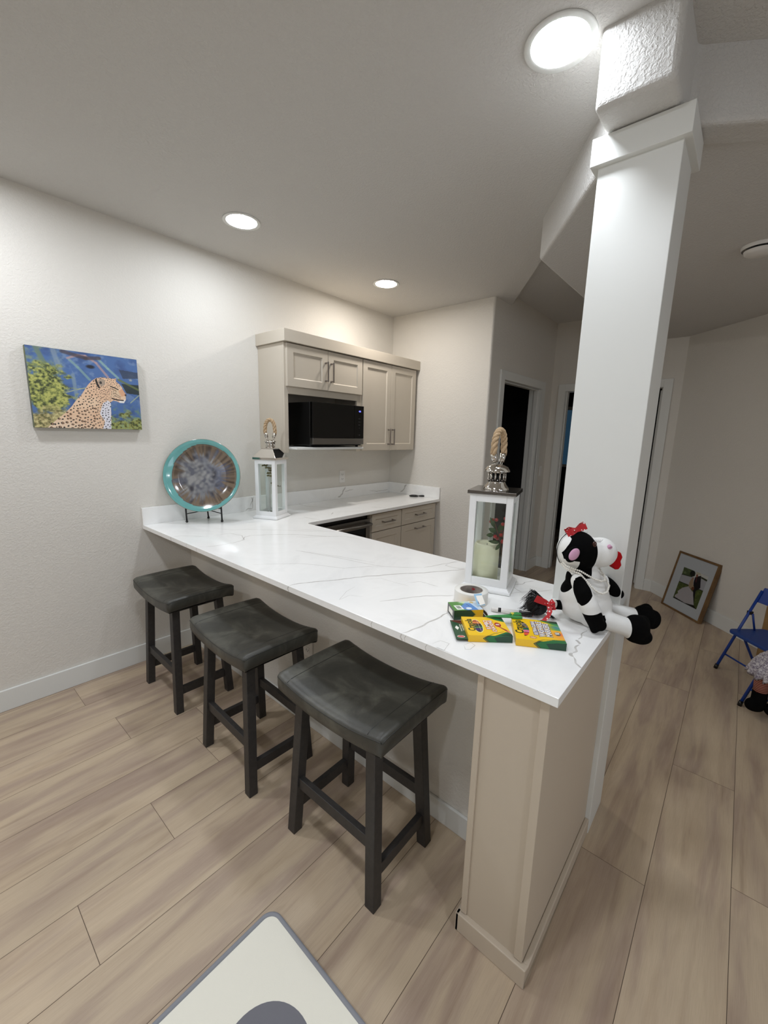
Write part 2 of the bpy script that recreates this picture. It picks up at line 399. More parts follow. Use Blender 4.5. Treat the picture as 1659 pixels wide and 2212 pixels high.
# ------------------------------------------------------------------ setting
H = 2.662; HH = 2.751; SOF = 2.46
def wallbox(name, *b): return struct(MB().box(*b).build(name, 'wall'))
wallbox('wall_left', -3.3, 2.43, 0, .12, 0, 2.8)
poly = round_poly([(2.428, .12), (2.428, -1.092), (2.66, -1.092), (2.66, -.972), (2.548, -.972), (2.548, .12)], [1], .018)
mb = MB().prism(poly, 0, 2.8); struct(mb.build('wall_far', 'wall'))
mb = MB().box(2.66, 3.63, -1.092, -.972, 2.065, 2.8).box(3.63, 4.04, -1.092, -.972, 0, 2.8)
struct(mb.build('wall_hall', 'wall'))
mb = MB().box(3.919, 4.04, -1.215, -1.092, 0, 2.8).box(3.919, 4.04, -2.33, -2.19, 0, 2.8).box(3.919, 4.04, -2.19, -1.215, 2.065, 2.8)
struct(mb.build('wall_end', 'wall'))
mb = MB().prism([(3.93, -2.29), (.3, -5.92), (.39, -6.01), (4.04, -2.36)], 0, 2.8); struct(mb.build('wall_right', 'wall'))
wallbox('wall_back', -3.42, -3.3, -6.1, .12, 0, 2.8)
struct(MB().box(-3.42, -1.9, -6.2, -6.08, 0, 2.8).box(.0, .5, -6.2, -6.08, 0, 2.8).box(-1.9, .0, -6.2, -6.08, 0, .9).box(-1.9, .0, -6.2, -6.08, 2.1, 2.8).build('wall_near', 'wall'))
w2 = D.objects.new('added_fill_window', None); COL.objects.link(w2); struct(w2)  # unseen window added behind the camera as a cool fill source
MB().box(-1.9, .0, -6.17, -6.16, .9, 2.1).build('pane', emit('added_fill_glow', (.80, .88, 1.0), 1.25), w2)  # glowing sheet brightens the beam face, end post and right wall
MB().box(-1.97, -1.9, -6.10, -6.06, .83, 2.17).box(.0, .07, -6.10, -6.06, .83, 2.17).box(-1.9, .0, -6.10, -6.06, 2.1, 2.17).box(-1.9, .0, -6.10, -6.04, .83, .9).box(-.97, -.93, -6.14, -6.10, .9, 2.1).build('window_frame', 'trim', w2)
# ceilings
mb = MB().prism([(-3.42, .12), (2.548, .12), (2.548, -1.0), (2.80, -1.049), (1.65, -1.86), (1.65, -2.0), (4.1, -2.0), (4.1, -6.2), (-3.42, -6.2)], H, HH)
struct(mb.build('ceiling', 'ceil'))
struct(MB().box(1.5, 4.1, -2.1, -.9, HH, HH + .06).build('ceiling', 'ceil'))
mb = MB().prism([(.50, -2.357), (.72, -2.357), (1.43, -1.85), (4.0, -1.85), (4.0, -2.05), (.86, -2.42), (.845, -2.54), (1.98, -4.32), (1.89, -4.38), (.725, -2.56), (.50, -2.56)], SOF, H + .03)
struct(mb.build('ceiling', 'ceil', bevel=.016, seg=4))
mb = MB().prism([(4.0, -1.97), (4.0, -2.3), (1.9, -4.42), (.835, -2.53), (.85, -2.41)], SOF + .012, SOF + .05)
struct(mb.build('ceiling', 'ceil'))

# floor planks
PW = .2285; Y0 = -1.179; rows = range(-10, 23); XA, XB = -3.4, 6.4
joints = {-4: [-1.3, .2], -3: [-.375, 1.1], -2: [-1.5, -.05], -1: [-1.5, -.155], 0: [-.453, 1.0], 1: [-.756, .75], 2: [-1.15, .45], 3: [-1.6, .30], 4: [-1.3, .35], 5: [-.9, .65], 6: [-.95, .557], 7: [-.35, 1.29], 8: [-.75, .757], 9: [-.2, 1.3]}
vs = []; fs = []; pv = []; mi = []
for k in rows:
    y1 = Y0 - PW * k; y0 = y1 - PW; g = .0008
    js = list(joints.get(k, [rng.uniform(-1.2, .3)]))
    j = js[-1]
    while j < XB - 1.6: j += 1.5; js.append(j)
    j = min(js)
    while j > XA + 1.6: j -= 1.5; js.insert(0, j)
    js = sorted(js); e = [XA] + js + [XB]
    for a, b in zip(e, e[1:]):
        o = len(vs); vs += [(a + g, y0 + g, 0), (b - g, y0 + g, 0), (b - g, y1 - g, 0), (a + g, y1 - g, 0)]
        fs.append((o, o + 1, o + 2, o + 3)); mi.append(0); pv += [(rng.uniform(0, 40), rng.uniform(0, 40), rng.uniform(0, 40))] * 4
o = len(vs); vs += [(XA, Y0 - PW * 23, -.0012), (XB, Y0 - PW * 23, -.0012), (XB, Y0 + PW * 10, -.0012), (XA, Y0 + PW * 10, -.0012)]
fs.append((o, o + 1, o + 2, o + 3)); mi.append(1); pv += [(0, 0, 0)] * 4
o = len(vs); zb = -.05   # slab thickness
vs += [(XA, Y0 - PW * 23, zb), (XB, Y0 - PW * 23, zb), (XB, Y0 + PW * 10, zb), (XA, Y0 + PW * 10, zb)]
fs += [(o + 3, o + 2, o + 1, o), (o - 4, o, o + 1, o - 3), (o - 3, o + 1, o + 2, o - 2), (o - 2, o + 2, o + 3, o - 1), (o - 1, o + 3, o, o - 4)]
mi += [1] * 5; pv += [(0, 0, 0)] * 4
me = D.meshes.new('floor'); me.from_pydata(vs, [], fs); me.materials.append(M['floor']); me.materials.append(M['seam'])
me.polygons.foreach_set('material_index', mi)
at = me.attributes.new('plank', 'FLOAT_VECTOR', 'POINT'); at.data.foreach_set('vector', np.array(pv, dtype=np.float32).ravel())
o = D.objects.new('floor', me); COL.objects.link(o); struct(o)

# baseboards
def bb(name, pts, th, hgt, m='trim'):
    """pts: two floor points on the wall face; th: thickness vector"""
    (x0, y0), (x1, y1) = pts; tx, ty = th
    mb = MB().prism([(x0, y0), (x1, y1), (x1 + tx, y1 + ty), (x0 + tx, y0 + ty)], 0, hgt)
    return struct(mb.build(name, m, bevel=.003))
BH = .119
bb('baseboard_left', ((-3.3, 0), (.292, 0)), (0, -.014), BH)
bb('baseboard_hall', ((3.69, -1.092), (3.919, -1.092)), (0, -.014), BH)
bb('baseboard_hall', ((2.45, -1.092), (2.612, -1.092)), (0, -.014), BH)
bb('baseboard_end', ((3.919, -1.106), (3.919, -1.172)), (-.014, 0), BH)
bb('baseboard_end', ((3.919, -2.228), (3.919, -2.30)), (-.014, 0), BH)
bb('baseboard_far', ((2.428, -.66), (2.428, -1.08)), (-.014, 0), BH)
bb('baseboard_right', ((3.925, -2.295), (.4, -5.82)), (-.0105, .0105), BH)

# door casings
def casing_y(x0, x1, y, top, w=.078, out=-.016):    # opening in a wall facing -y
    mb = MB().box(x0 - w, x0, y, y + out, 0, top + w).box(x1, x1 + w, y, y + out, 0, top + w).box(x0, x1, y, y + out, top, top + w)
    return mb
mb = casing_y(2.69, 3.612, -1.092, 2.03)
mb.box(2.672, 2.69, -1.10, -.962, 0, 2.03).box(3.612, 3.63, -1.10, -.962, 0, 2.03).box(2.672, 3.63, -1.10, -.962, 2.03, 2.052)
mb.box(2.69, 2.702, -1.06, -1.02, 0, 2.03).box(3.60, 3.612, -1.06, -1.02, 0, 2.03).box(2.69, 3.612, -1.06, -1.02, 2.018, 2.03)
struct(mb.build('trim_1', 'trim', bevel=.002))
mb = MB()
for a, b in ((-1.172, -1.245), (-2.155, -2.228)): mb.box(3.919, 3.903, a, b, 0, 2.105)
mb.box(3.919, 3.903, -1.245, -2.155, 2.03, 2.105)
mb.box(3.91, 4.05, -1.23, -1.248, 0, 2.03).box(3.91, 4.05, -2.152, -2.17, 0, 2.03).box(3.91, 4.05, -1.23, -2.17, 2.028, 2.05)
mb.box(3.95, 3.99, -1.248, -1.260, 0, 2.03).box(3.95, 3.99, -2.140, -2.152, 0, 2.03)
struct(mb.build('trim_2', 'trim', bevel=.002))
# door leaves, both swung into the dark rooms
d1 = D.objects.new('door_1', None); COL.objects.link(d1); struct(d1)
MB().box(2.705, 2.74, -.962, -.10, .012, 2.015).build('leaf', 'trim', d1, bevel=.002)
d2 = D.objects.new('door_2', None); COL.objects.link(d2); struct(d2)
MB().box(4.05, 4.93, -2.150, -2.115, .012, 2.015).build('leaf', 'trim', d2, bevel=.002)
for z in (.20, 1.02, 1.82): MB().box(3.99, 4.055, -2.1515, -2.147, z - .05, z + .05).cyl((4.052, -2.143, z - .05), (4.052, -2.143, z + .05), .006, n=10).build('hinge', 'nickel', d2)
mb = MB().box(4.045, 4.0, -2.14, -2.118, .9, 1.06)
# rooms beyond the doors (darkness put into the wall colour)
def room(name, x0, x1, y0, y1):
    t_ = .08
    mb = MB().box(x0 - t_, x0, y0 - t_, y1 + t_, 0, 2.5).box(x1, x1 + t_, y0 - t_, y1 + t_, 0, 2.5).box(x0, x1, y1, y1 + t_, 0, 2.5)
    return mb
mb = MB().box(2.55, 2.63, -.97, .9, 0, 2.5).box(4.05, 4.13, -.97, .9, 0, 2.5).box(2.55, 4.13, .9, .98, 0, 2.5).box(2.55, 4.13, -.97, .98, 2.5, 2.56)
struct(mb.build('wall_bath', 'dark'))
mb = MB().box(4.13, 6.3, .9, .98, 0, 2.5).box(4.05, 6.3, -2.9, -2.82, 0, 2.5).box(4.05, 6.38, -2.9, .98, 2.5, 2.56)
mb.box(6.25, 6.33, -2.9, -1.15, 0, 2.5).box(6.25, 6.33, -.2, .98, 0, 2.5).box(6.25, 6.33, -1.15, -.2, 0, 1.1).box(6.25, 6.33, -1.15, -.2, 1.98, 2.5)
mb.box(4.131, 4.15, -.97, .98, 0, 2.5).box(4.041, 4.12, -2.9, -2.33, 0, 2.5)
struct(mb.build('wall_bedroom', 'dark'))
w1 = D.objects.new('window_1', None); COL.objects.link(w1); struct(w1)
MB().box(6.29, 6.295, -1.15, -.2, 1.1, 1.98).build('pane', emit('dusk_sky', (.05, .13, .22), .10), w1)
mb = MB().box(6.245, 6.30, -1.20, -1.15, 1.05, 2.03).box(6.245, 6.30, -.2, -.15, 1.05, 2.03).box(6.245, 6.30, -1.20, -.15, 1.98, 2.03).box(6.22, 6.30, -1.22, -.13, 1.06, 1.10)
mb.build('window_frame', 'trim', w1)

# ------------------------------------------------------------------ column
c = thing('column', 'white square column standing at the free end of the bar counter', 'column', (.727, -2.46, 0))
def L(o, b): return tuple(v_ - o.location[i // 2] for i, v_ in enumerate(b))
MB().box(*L(c, (.631, .822, -2.574, -2.346, 0, SOF))).build('shaft', 'trim', c, bevel=.002)
mb = MB().box(*L(c, (.611, .842, -2.594, -2.326, 2.376, 2.455)))
mb.build('capital_band', 'trim', c, bevel=.0015)

# ------------------------------------------------------------------ peninsula half wall
pn = thing('peninsula_base', 'greige half wall with a panelled end post carrying the white bar counter', 'half wall', (.35, -1.3, 0))
MB().box(*L(pn, (.292, .40, -2.35, -.001, 0, .888))).build('knee_wall', 'wall', pn)
MB().box(*L(pn, (.401, .765, -2.33, -.66, .1, .888))).box(*L(pn, (.401, .70, -2.33, -.66, 0, .1))).build('cabinet_body', 'cab', pn)
MB().box(*L(pn, (.022, .630, -2.557, -2.362, 0, .888))).build('end_post', 'panel', pn)
mb = MB()
for y0, y1 in ((-2.380, -2.3615), (-2.5575, -2.534)): mb.box(*L(pn, (.014, .0225, y0, y1, .07, .888)))
mb.build('trim_strip', 'panel', pn, bevel=.0015)
mb = MB().box(*L(pn, (.004, .0225, -2.572, -2.350, 0, .066))).box(*L(pn, (.0225, .630, -2.572, -2.5575, 0, .066))).box(*L(pn, (.004, .291, -2.362, -2.3495, 0, .066)))
mb.build('post_baseboard', 'panel', pn, bevel=.003)
MB().box(*L(pn, (.279, .2915, -2.348, -.015, 0, .095))).build('wall_baseboard', 'trim', pn, bevel=.003)

# ------------------------------------------------------------------ countertop
ct = thing('countertop', 'L-shaped white quartz worktop with thin grey veins running from bar to back wall', 'countertop', (.4, -1.3, .889))
poly = [(0, -.001), (0, -2.579), (.6305, -2.579), (.6305, -2.3455), (.791, -2.3455), (.791, -.652), (2.427, -.652), (2.427, -.001)]
poly = round_poly(poly, [5], .03, 6)
mb = MB(); ox, oy, oz = ct.location
mb.prism([(x - ox, y - oy) for x, y in poly], 0, .025, 0)
def inb(x, y): return (0.002 < x < .789 and -2.577 < y < -.002) or (0 < x < 2.425 and -.65 < y < -.002)
for w, pts in VEINS:
    ex = pts[0][0] < .06 and w > .0025
    pts = [(min(max(x, .003), 2.42), y) for x, y in pts]
    mb.ribbon([(x - ox, y - oy, .02515) for x, y in pts], w * 1.15, (0, 0, 1), 1)
    if ex and len(pts) > 3:   # vein runs over the front edge
        x, y = pts[0]; mb.ribbon([(-.00015 - ox, y - oy, .0235), (-.00015 - ox, y + .004 - oy, .012), (-.00015 - ox, y - .003 - oy, .002)], w * .9, (-1, 0, 0), 1, taper=False)
for y in (-.42, -.62, -1.98, -2.12, -2.2): mb.ribbon([(-.00015 - ox, y - oy, .0235), (-.00015 - ox, y + .006 - oy, .012), (-.00015 - ox, y + .002 - oy, .002)], .0018, (-1, 0, 0), 1, taper=False)
mb.build('slab', ['quartz', 'vein'], ct, bevel=.0015, clean=False)
mb = MB().box(0 - ox, 2.427 - ox, -.017 - oy, -.001 - oy, .0251, .135).box(2.411 - ox, 2.427 - ox, -.652 - oy, -.0172 - oy, .0251, .135)
for w, pts in SPLASH: mb.ribbon([(x - ox, -.01715 - oy, min(max(z, .916), 1.021) - oz) for x, z in pts], w * .7, (0, -1, 0), 1)
for w, pts in SPLASHX: mb.ribbon([(2.41085 - ox, y - oy, z - oz) for y, z in pts], w * .7, (-1, 0, 0), 1)
mb.build('backsplash', ['quartz', 'vein'], ct, bevel=.0015, clean=False)

# ------------------------------------------------------------------ cabinets
def shaker(name, x0, x1, z0, z1, y, m, parent, rail=.055, th=.019, off=(0, 0, 0)):
    """door in the XZ plane whose face points to -y, with a sunk bevelled panel"""
    ch, dp = .007, .008
    def ring(a, yy): return [(x0 + a, yy, z0 + a), (x1 - a, yy, z0 + a), (x1 - a, yy, z1 - a), (x0 + a, yy, z1 - a)]
    e = .0015
    rings = [ring(0, y), ring(0, y - th + e), ring(e, y - th), ring(rail, y - th), ring(rail + ch, y - th + dp), ]
    vs = [q for r_ in rings for q in r_]; fs = []
    for k in range(4):
        for i in range(4):
            fs.append((k * 4 + i, k * 4 + (i + 1) % 4, (k + 1) * 4 + (i + 1) % 4, (k + 1) * 4 + i))
    fs.append((16, 17, 18, 19)); fs.append((3, 2, 1, 0))
    mb = MB().add([(a - off[0], b - off[1], c_ - off[2]) for a, b, c_ in vs], fs)
    o = mb.build(name, m, parent)
    bm = bmesh.new(); bm.from_mesh(o.data); bmesh.ops.recalc_face_normals(bm, faces=bm.faces); bm.to_mesh(o.data); bm.free()
    return o
def pull(parent, a, b, y, off=(0, 0, 0), m='nickel', out=.028):
    """square bar pull between points a,b=(x,z)"""
    (xa, za), (xb, zb) = a, b; mb = MB(); q = .0045
    if abs(xa - xb) > abs(za - zb): mb.box(xa - .008, xb + .008, y - out - .008, y - out, za - q, za + q)
    else: mb.box(xa - q, xa + q, y - out - .008, y - out, za - .008, zb + .008)
    for x, z in (a, b): mb.cyl((x, y, z), (x, y - out, z), .0075, .005, 12)
    mb.v = [(v_[0] - off[0], v_[1] - off[1], v_[2] - off[2]) for v_ in mb.v]
    return mb.build('handle', m, parent, bevel=.0012)
uc = thing('microwave_cabinet', 'greige wall cabinet with two short doors above the open microwave shelf', 'cabinet', (1.27, -.15, 1.37))
oc = tuple(uc.location)
def B2(mb, *b): return mb.box(b[0] - oc[0], b[1] - oc[0], b[2] - oc[1], b[3] - oc[1], b[4] - oc[2], b[5] - oc[2])
mb = MB()
B2(mb, .872, .890, -.298, -.001, 1.368, 2.13); B2(mb, 1.632, 1.646, -.298, -.001, 1.368, 2.13)
B2(mb, .8905, 1.6315, -.298, -.001, 1.825, 2.13); B2(mb, .8905, 1.6315, -.012, -.001, 1.41, 1.825)
B2(mb, .872, .905, -.317, -.2985, 1.368, 2.13); B2(mb, 1.60, 1.646, -.317, -.2985, 1.368, 2.13)
B2(mb, .9055, 1.5995, -.317, -.2985, 1.785, 2.13)
mb.build('body', 'cab', uc, bevel=.0012)
mb = MB(); B2(mb, .906, 1.599, -.405, -.012, 1.392, 1.410); mb.build('shelf', 'trim', uc, bevel=.006)
# corbel like feet under the shelf
mb = MB(); B2(mb, .872, .930, -.317, -.29, 1.345, 1.3675); B2(mb, 1.585, 1.646, -.317, -.29, 1.345, 1.3675)
shaker_args = dict(m='cab', off=oc)
d = shaker('door', .886, 1.264, 1.836, 2.124, -.3175, 'cab', uc, off=oc); pull(d, (1.238, 1.905), (1.238, 2.035), -.3365, oc)
d = shaker('door', 1.267, 1.643, 1.836, 2.124, -.3175, 'cab', uc, off=oc); pull(d, (1.293, 1.905), (1.293, 2.035), -.3365, oc)
tc_ = thing('wall_cabinet', 'tall greige double door wall cabinet between the microwave and the far wall', 'cabinet', (2.02, -.15, 1.37))
oc = tuple(tc_.location)
mb = MB(); B2(mb, 1.648, 2.402, -.317, -.001, 1.372, 2.13); mb.build('body', 'cab', tc_, bevel=.0012)
d = shaker('door', 1.652, 2.018, 1.377, 2.124, -.3175, 'cab', tc_, off=oc); pull(d, (1.992, 1.43), (1.992, 1.56), -.3365, oc)
d = shaker('door', 2.021, 2.388, 1.377, 2.124, -.3175, 'cab', tc_, off=oc); pull(d, (2.047, 1.43), (2.047, 1.56), -.3365, oc)
cr = thing('crown_moulding', 'flat greige cornice board running along the top of both wall cabinets', 'moulding', (1.6, -.15, 2.131))
oc = tuple(cr.location)
mb = MB(); B2(mb, .855, 2.425, -.352, -.001, 2.131, 2.212); mb.build('cornice', 'cab', cr, bevel=.0015)

def basecab(name, label, x0, x1):
    t_ = thing(name, label, 'cabinet', ((x0 + x1) / 2, -.3, 0), group=None); o3 = tuple(t_.location); global oc; oc = o3
    mb = MB(); B2(mb, x0, x1, -.600, -.001, .10, .888); B2(mb, x0, x1, -.53, -.001, 0, .0995); mb.build('body', 'cab', t_, bevel=.001)
    dr = shaker('drawer', x0 + .003, x1 - .003, .727, .872, -.6005, 'cab', t_, off=o3, rail=.042)
    xc = (x0 + x1) / 2; pull(dr, (xc - .064, .80), (xc + .064, .80), -.6195, o3)
    return t_, o3, xc
t1, o3, xc = basecab('drawer_cabinet', 'narrow greige base cabinet with a drawer beside the stainless fridge', 1.485, 1.872)
shaker('door', 1.488, 1.869, .112, .720, -.6005, 'cab', t1, off=o3)
t2, o3, xc = basecab('waste_cabinet', 'wider greige base cabinet with a pull-out door beside the far wall', 1.876, 2.405)
dr = shaker('door', 1.879, 2.402, .112, .720, -.6005, 'cab', t2, off=o3); pull(dr, (xc - .064, .672), (xc + .064, .672), -.6195, o3)

# undercounter fridge
fr = thing('beverage_fridge', 'stainless undercounter fridge with a dark glass door', 'fridge', (1.17, -.3, 0)); oc = tuple(fr.location)
mb = MB(); B2(mb, .875, 1.475, -.575, -.01, .02, .878); mb.build('body', 'blackplastic', fr)
mb = MB(); B2(mb, .880, 1.470, -.612, -.58, .09, .14); B2(mb, .880, 1.470, -.612, -.58, .775, .845); B2(mb, .880, .925, -.612, -.58, .14, .775); B2(mb, 1.425, 1.470, -.612, -.58, .14, .775)
mb.build('door_frame', 'steel', fr, bevel=.002)
mb = MB(); B2(mb, .925, 1.425, -.605, -.585, .14, .775); mb.build('glass_door', 'blackgloss', fr)
mb = MB(); q = [(x - oc[0], y - oc[1], z) for x, y, z in ((.905, -.612, .81), (.905, -.655, .81), (1.445, -.655, .81), (1.445, -.612, .81))]; mb.tube(q, .011, 10); mb.build('handle', 'steel', fr)

# microwave
mw = thing('microwave_oven', 'black countertop microwave with a steel lower strip in the cabinet niche', 'microwave', (1.32, -.2, 1.411)); oc = tuple(mw.location)
mb = MB(); B2(mb, 1.045, 1.585, -.385, -.03, 1.421, 1.738); mb.build('case', 'blackplastic', mw, bevel=.004)
mb = MB(); B2(mb, 1.045, 1.475, -.415, -.3855, 1.478, 1.738); mb.build('door', 'blackgloss', mw, bevel=.002)
mb = MB(); B2(mb, 1.477, 1.585, -.415, -.3855, 1.478, 1.738); cp_ = mb.build('control_panel', 'blackgloss', mw, bevel=.002)
mb = MB(); B2(mb, 1.045, 1.585, -.416, -.3855, 1.432, 1.4775); st = mb.build('lower_strip', 'steel', mw, bevel=.002)
for x in (1.07, 1.56):
    for y in (-.36, -.06): MB().cyl((x - oc[0], y - oc[1], 0), (x - oc[0], y - oc[1], .011), .012).build('foot', 'blackplastic', mw)
M['blue_led'] = emit('blue_display', (.12, .14, 1.0), 2.2)
o_ = text('display', '6:6', .018, cp_, 'blue_led', frame4((1.538 - oc[0], -.4156 - oc[1], 1.695 - oc[2]), (1, 0, 0), (0, 0, 1)))
M['grey_print'] = mat('grey_print', '4c4c4e', .5)
k_ = 0
for rz_ in range(5):
    for cx_ in (1.515, 1.535, 1.558):
        pass
for a_, zz in (('1 2 3', .225), ('4 5 6', .200), ('7 8 9', .175), ('0', .150), ('+ 30', .095)):
    text('key_print', a_, .011, cp_, 'grey_print', frame4((1.532 - oc[0], -.4156 - oc[1], zz), (1, 0, 0), (0, 0, 1)))

# outlets and switch
def outlet(label, loc, rz, holes=True):
    t_ = thing('outlet' if holes else 'light_switch', label, 'outlet' if holes else 'switch', loc, rz)
    MB().box(-.036, .036, -.006, 0, -.058, .058).build('cover_plate', 'outlet', t_, bevel=.003)
    if holes:
        for z in (-.021, .021):
            q = MB().box(-.017, .017, -.008, -.0062, z - .014, z + .014).build('socket', 'outlet', t_, bevel=.002)
            MB().box(-.009, -.006, -.0085, -.0082, z - .005, z + .006).box(.006, .009, -.0085, -.0082, z - .004, z + .005).box(-.002, .002, -.0085, -.0082, z - .011, z - .007).build('slots', 'slot', q)
    else:
        MB().box(-.017, .017, -.009, -.0062, -.033, .033).build('rocker', 'outlet', t_, bevel=.002)
    return t_
outlet('white outlet on the kitchen wall above the back counter', (1.735, -.0005, 1.118), 0)
outlet('white outlet on the half wall low behind the bar stools', (.2915, -1.285, .45), R(-90))
outlet('white light switch on the hallway wall past the dark doorway', (3.80, -1.0925, 1.15), 0, False)

# ------------------------------------------------------------------ recessed lights
def downlight(label, x, y, lens='lens', vis=True, z=H):
    t_ = thing('recessed_light', label, 'ceiling light', (x, y, z), group=None)
    MB().lathe([(.082, -.0035), (.098, -.006), (.1015, -.004), (.1015, -.0005), (.082, -.0005)], 48).build('trim_ring', 'trim', t_)
    MB().lathe([(.0, -.0025), (.0815, -.0025)], 48, smooth=False).build('diffuser', lens, t_)
    return t_
downlight('round recessed ceiling light nearest the leopard picture', .451, -.535)
downlight('round recessed ceiling light above the kitchen wall cabinets', 1.669, -.55, 'lens_warm')
downlight('large round recessed ceiling light beside the column top', .467, -2.252)
downlight('recessed ceiling light over the left wall, outside the view', -.77, -.535, 'lens_far')
downlight('recessed ceiling light just above and behind the viewer, outside the view', -.77, -2.252, 'lens_far')
downlight('added fill light in a recessed fitting behind the viewer to the right, outside the view', -.75, -4.3, 'lens_far')  # added lamp, unseen, lifts the fill from the right rear
downlight('added fill light in a recessed fitting far behind the viewer, outside the view', -2.2, -2.6, 'lens_far')  # another added fill lamp, raises the ambient level from behind
downlight('added fill light in a recessed fitting, far left corner behind the viewer, outside the view', -2.2, -.8, 'lens_far')  # added out of view for more bounce off the left side

# smoke detector
sd = thing('smoke_detector', 'round white smoke detector on the low ceiling at the right edge', 'smoke detector', (1.926, -2.750, SOF + .012))
MB().lathe([(.0, -.040), (.052, -.040), (.062, -.034), (.066, -.022)], 40).lathe([(.074, -.016), (.078, -.004), (.078, -.0002)], 40).build('shell', 'outlet', sd)
MB().lathe([(.058, -.024), (.058, -.014)], 40).build('vent_slot', 'black', sd)

# ------------------------------------------------------------------ bar stools
def make_stool():
    t_ = thing('bar_stool', '', 'bar stool')
    # saddle seat: length along Y, dips in the middle
    a, b = .180, .2515; nx, ny = 14, 26
    def top(x, y):
        u_ = abs(x) / a; v_ = abs(y) / b
        z = .668 - .030 * (1 - v_ ** 2.2) + .004 * (1 - u_ * u_)
        ed = max(0, (u_ - .86) / .14); ev = max(0, (v_ - .92) / .08)
        return z - .010 * ed ** 2.2 - .010 * ev ** 2.2
    vs = []; fs = []
    xs = [-a + 2 * a * (.5 - .5 * math.cos(PI * i / nx)) for i in range(nx + 1)]; ys = [-b + 2 * b * (.5 - .5 * math.cos(PI * j / ny)) for j in range(ny + 1)]
    rr = .016
    def clampc(x, y):   # rounded plan corners
        sx, sy = (1 if x > 0 else -1), (1 if y > 0 else -1); dx, dy = abs(x) - (a - rr), abs(y) - (b - rr)
        if dx > 0 and dy > 0:
            dl = math.hypot(dx, dy)
            if dl > rr: k_ = rr / dl; return sx * (a - rr + dx * k_), sy * (b - rr + dy * k_)
        return x, y
    for y in ys:
        for x in xs: X, Y = clampc(x, y); vs.append((X, Y, top(x, y)))
    for j in range(ny):
        for i in range(nx): o = j * (nx + 1) + i; fs.append((o, o + 1, o + nx + 2, o + nx + 1))
    # side skirt
    ring = [i for i in range(nx + 1)] + [j * (nx + 1) + nx for j in range(1, ny + 1)] + [ny * (nx + 1) + i for i in range(nx - 1, -1, -1)] + [j * (nx + 1) for j in range(ny - 1, 0, -1)]
    levels = [(-.006, .0025), (-.030, .003), (-.052, .001), (-.058, -.004)]
    prev = ring
    for dz, g in levels:
        cur = []
        for id_ in ring:
            x, y, z = vs[id_]; d_ = Vector((x, y)).normalized() if False else Vector((x / a, y / b))
            k_ = max(abs(d_.x), abs(d_.y)); n_ = Vector(((x / abs(x)) if abs(x) > a * .97 else 0, (y / abs(y)) if abs(y) > b * .97 else 0))
            if n_.length: n_.normalize()
            bz = top(x * .9, y * .9) if False else z
            cur.append(len(vs)); vs.append((x + n_.x * g, y + n_.y * g, z + dz + .30 * (0.668 - z) * (dz / -.058) * .55))
        for i in range(len(ring)): q = (i + 1) % len(ring); fs.append((prev[i], cur[i], cur[q], prev[q]))
        prev = cur
    fs.append(tuple(prev))
    MB().add(vs, fs, 0, True).build('seat', 'leather', t_)
    seat = t_.children[0]
    mb = MB(); pts = [(vs[i][0] * 1.004, vs[i][1] * 1.003, vs[i][2] - .0035) for i in ring]; mb.tube(pts, .0022, 6, closed=True)
    mb.build('piping', 'piping', seat)
    for y in (-.192, .192): MB().tube([(x, y, top(x, y) - .0012) for x in [(-a + .004) + (2 * a - .008) * i / 20 for i in range(21)]], .0022, 6).build('seam', 'piping', seat)
    # legs: square, splayed
    w = .0195
    for sx in (-1, 1):
        for sy in (-1, 1):
            bx, by = sx * (.165 - w), sy * (.2235 - w); tx, ty = sx * (.138 - w), sy * (.190 - w)
            q = lambda x, y, z: [(x - w, y - w, z), (x + w, y - w, z), (x + w, y + w, z), (x - w, y + w, z)]
            MB().hexa(q(bx, by, 0), q(tx, ty, .612)).build('leg', 'stoolwood', t_, bevel=.002)
    def at(z): k_ = z / .612; return (.165 - w) * (1 - k_) + (.138 - w) * k_, (.2235 - w) * (1 - k_) + (.190 - w) * k_
    X, Y = at(.225)
    for sx in (-1, 1): MB().box(sx * X - .011, sx * X + .011, -Y + w, Y - w, .203, .246).build('stretcher', 'stoolwood', t_, bevel=.0015)
    X, Y = at(.12)
    for sy in (-1, 1): MB().box(-X + w, X - w, sy * Y - .011, sy * Y + .011, .098, .141).build('stretcher', 'stoolwood', t_, bevel=.0015)
    X, Y = at(.58)
    mb = MB()
    for sx in (-1, 1): mb.box(sx * X - .009, sx * X + .009, -Y + w, Y - w, .565, .605)
    for sy in (-1, 1): mb.box(-X + w, X - w, sy * Y - .009, sy * Y + .009, .565, .605)
    mb.build('seat_frame', 'stoolwood', t_)
    return t_
def dup(root, loc, rz, label):
    r_ = root.copy(); COL.objects.link(r_); r_.location = loc; r_.rotation_euler = (0, 0, rz); r_['label'] = label
    for ch in root.children:
        c_ = ch.copy(); COL.objects.link(c_); c_.parent = r_
        for g_ in ch.children:
            d_ = g_.copy(); COL.objects.link(d_); d_.parent = c_
    return r_
st0 = make_stool(); st0.location = (.024, -1.911, 0); st0.rotation_euler = (0, 0, R(.6)); st0['group'] = 'bar stools under the counter'
st0['label'] = 'dark leather saddle bar stool nearest the panelled counter end'
dup(st0, (.003, -1.244, 0), R(-2.0), 'dark leather saddle bar stool in the middle of the row of three')
dup(st0, (.020, -.492, 0), R(-1.0), 'dark leather saddle bar stool nearest the left wall')

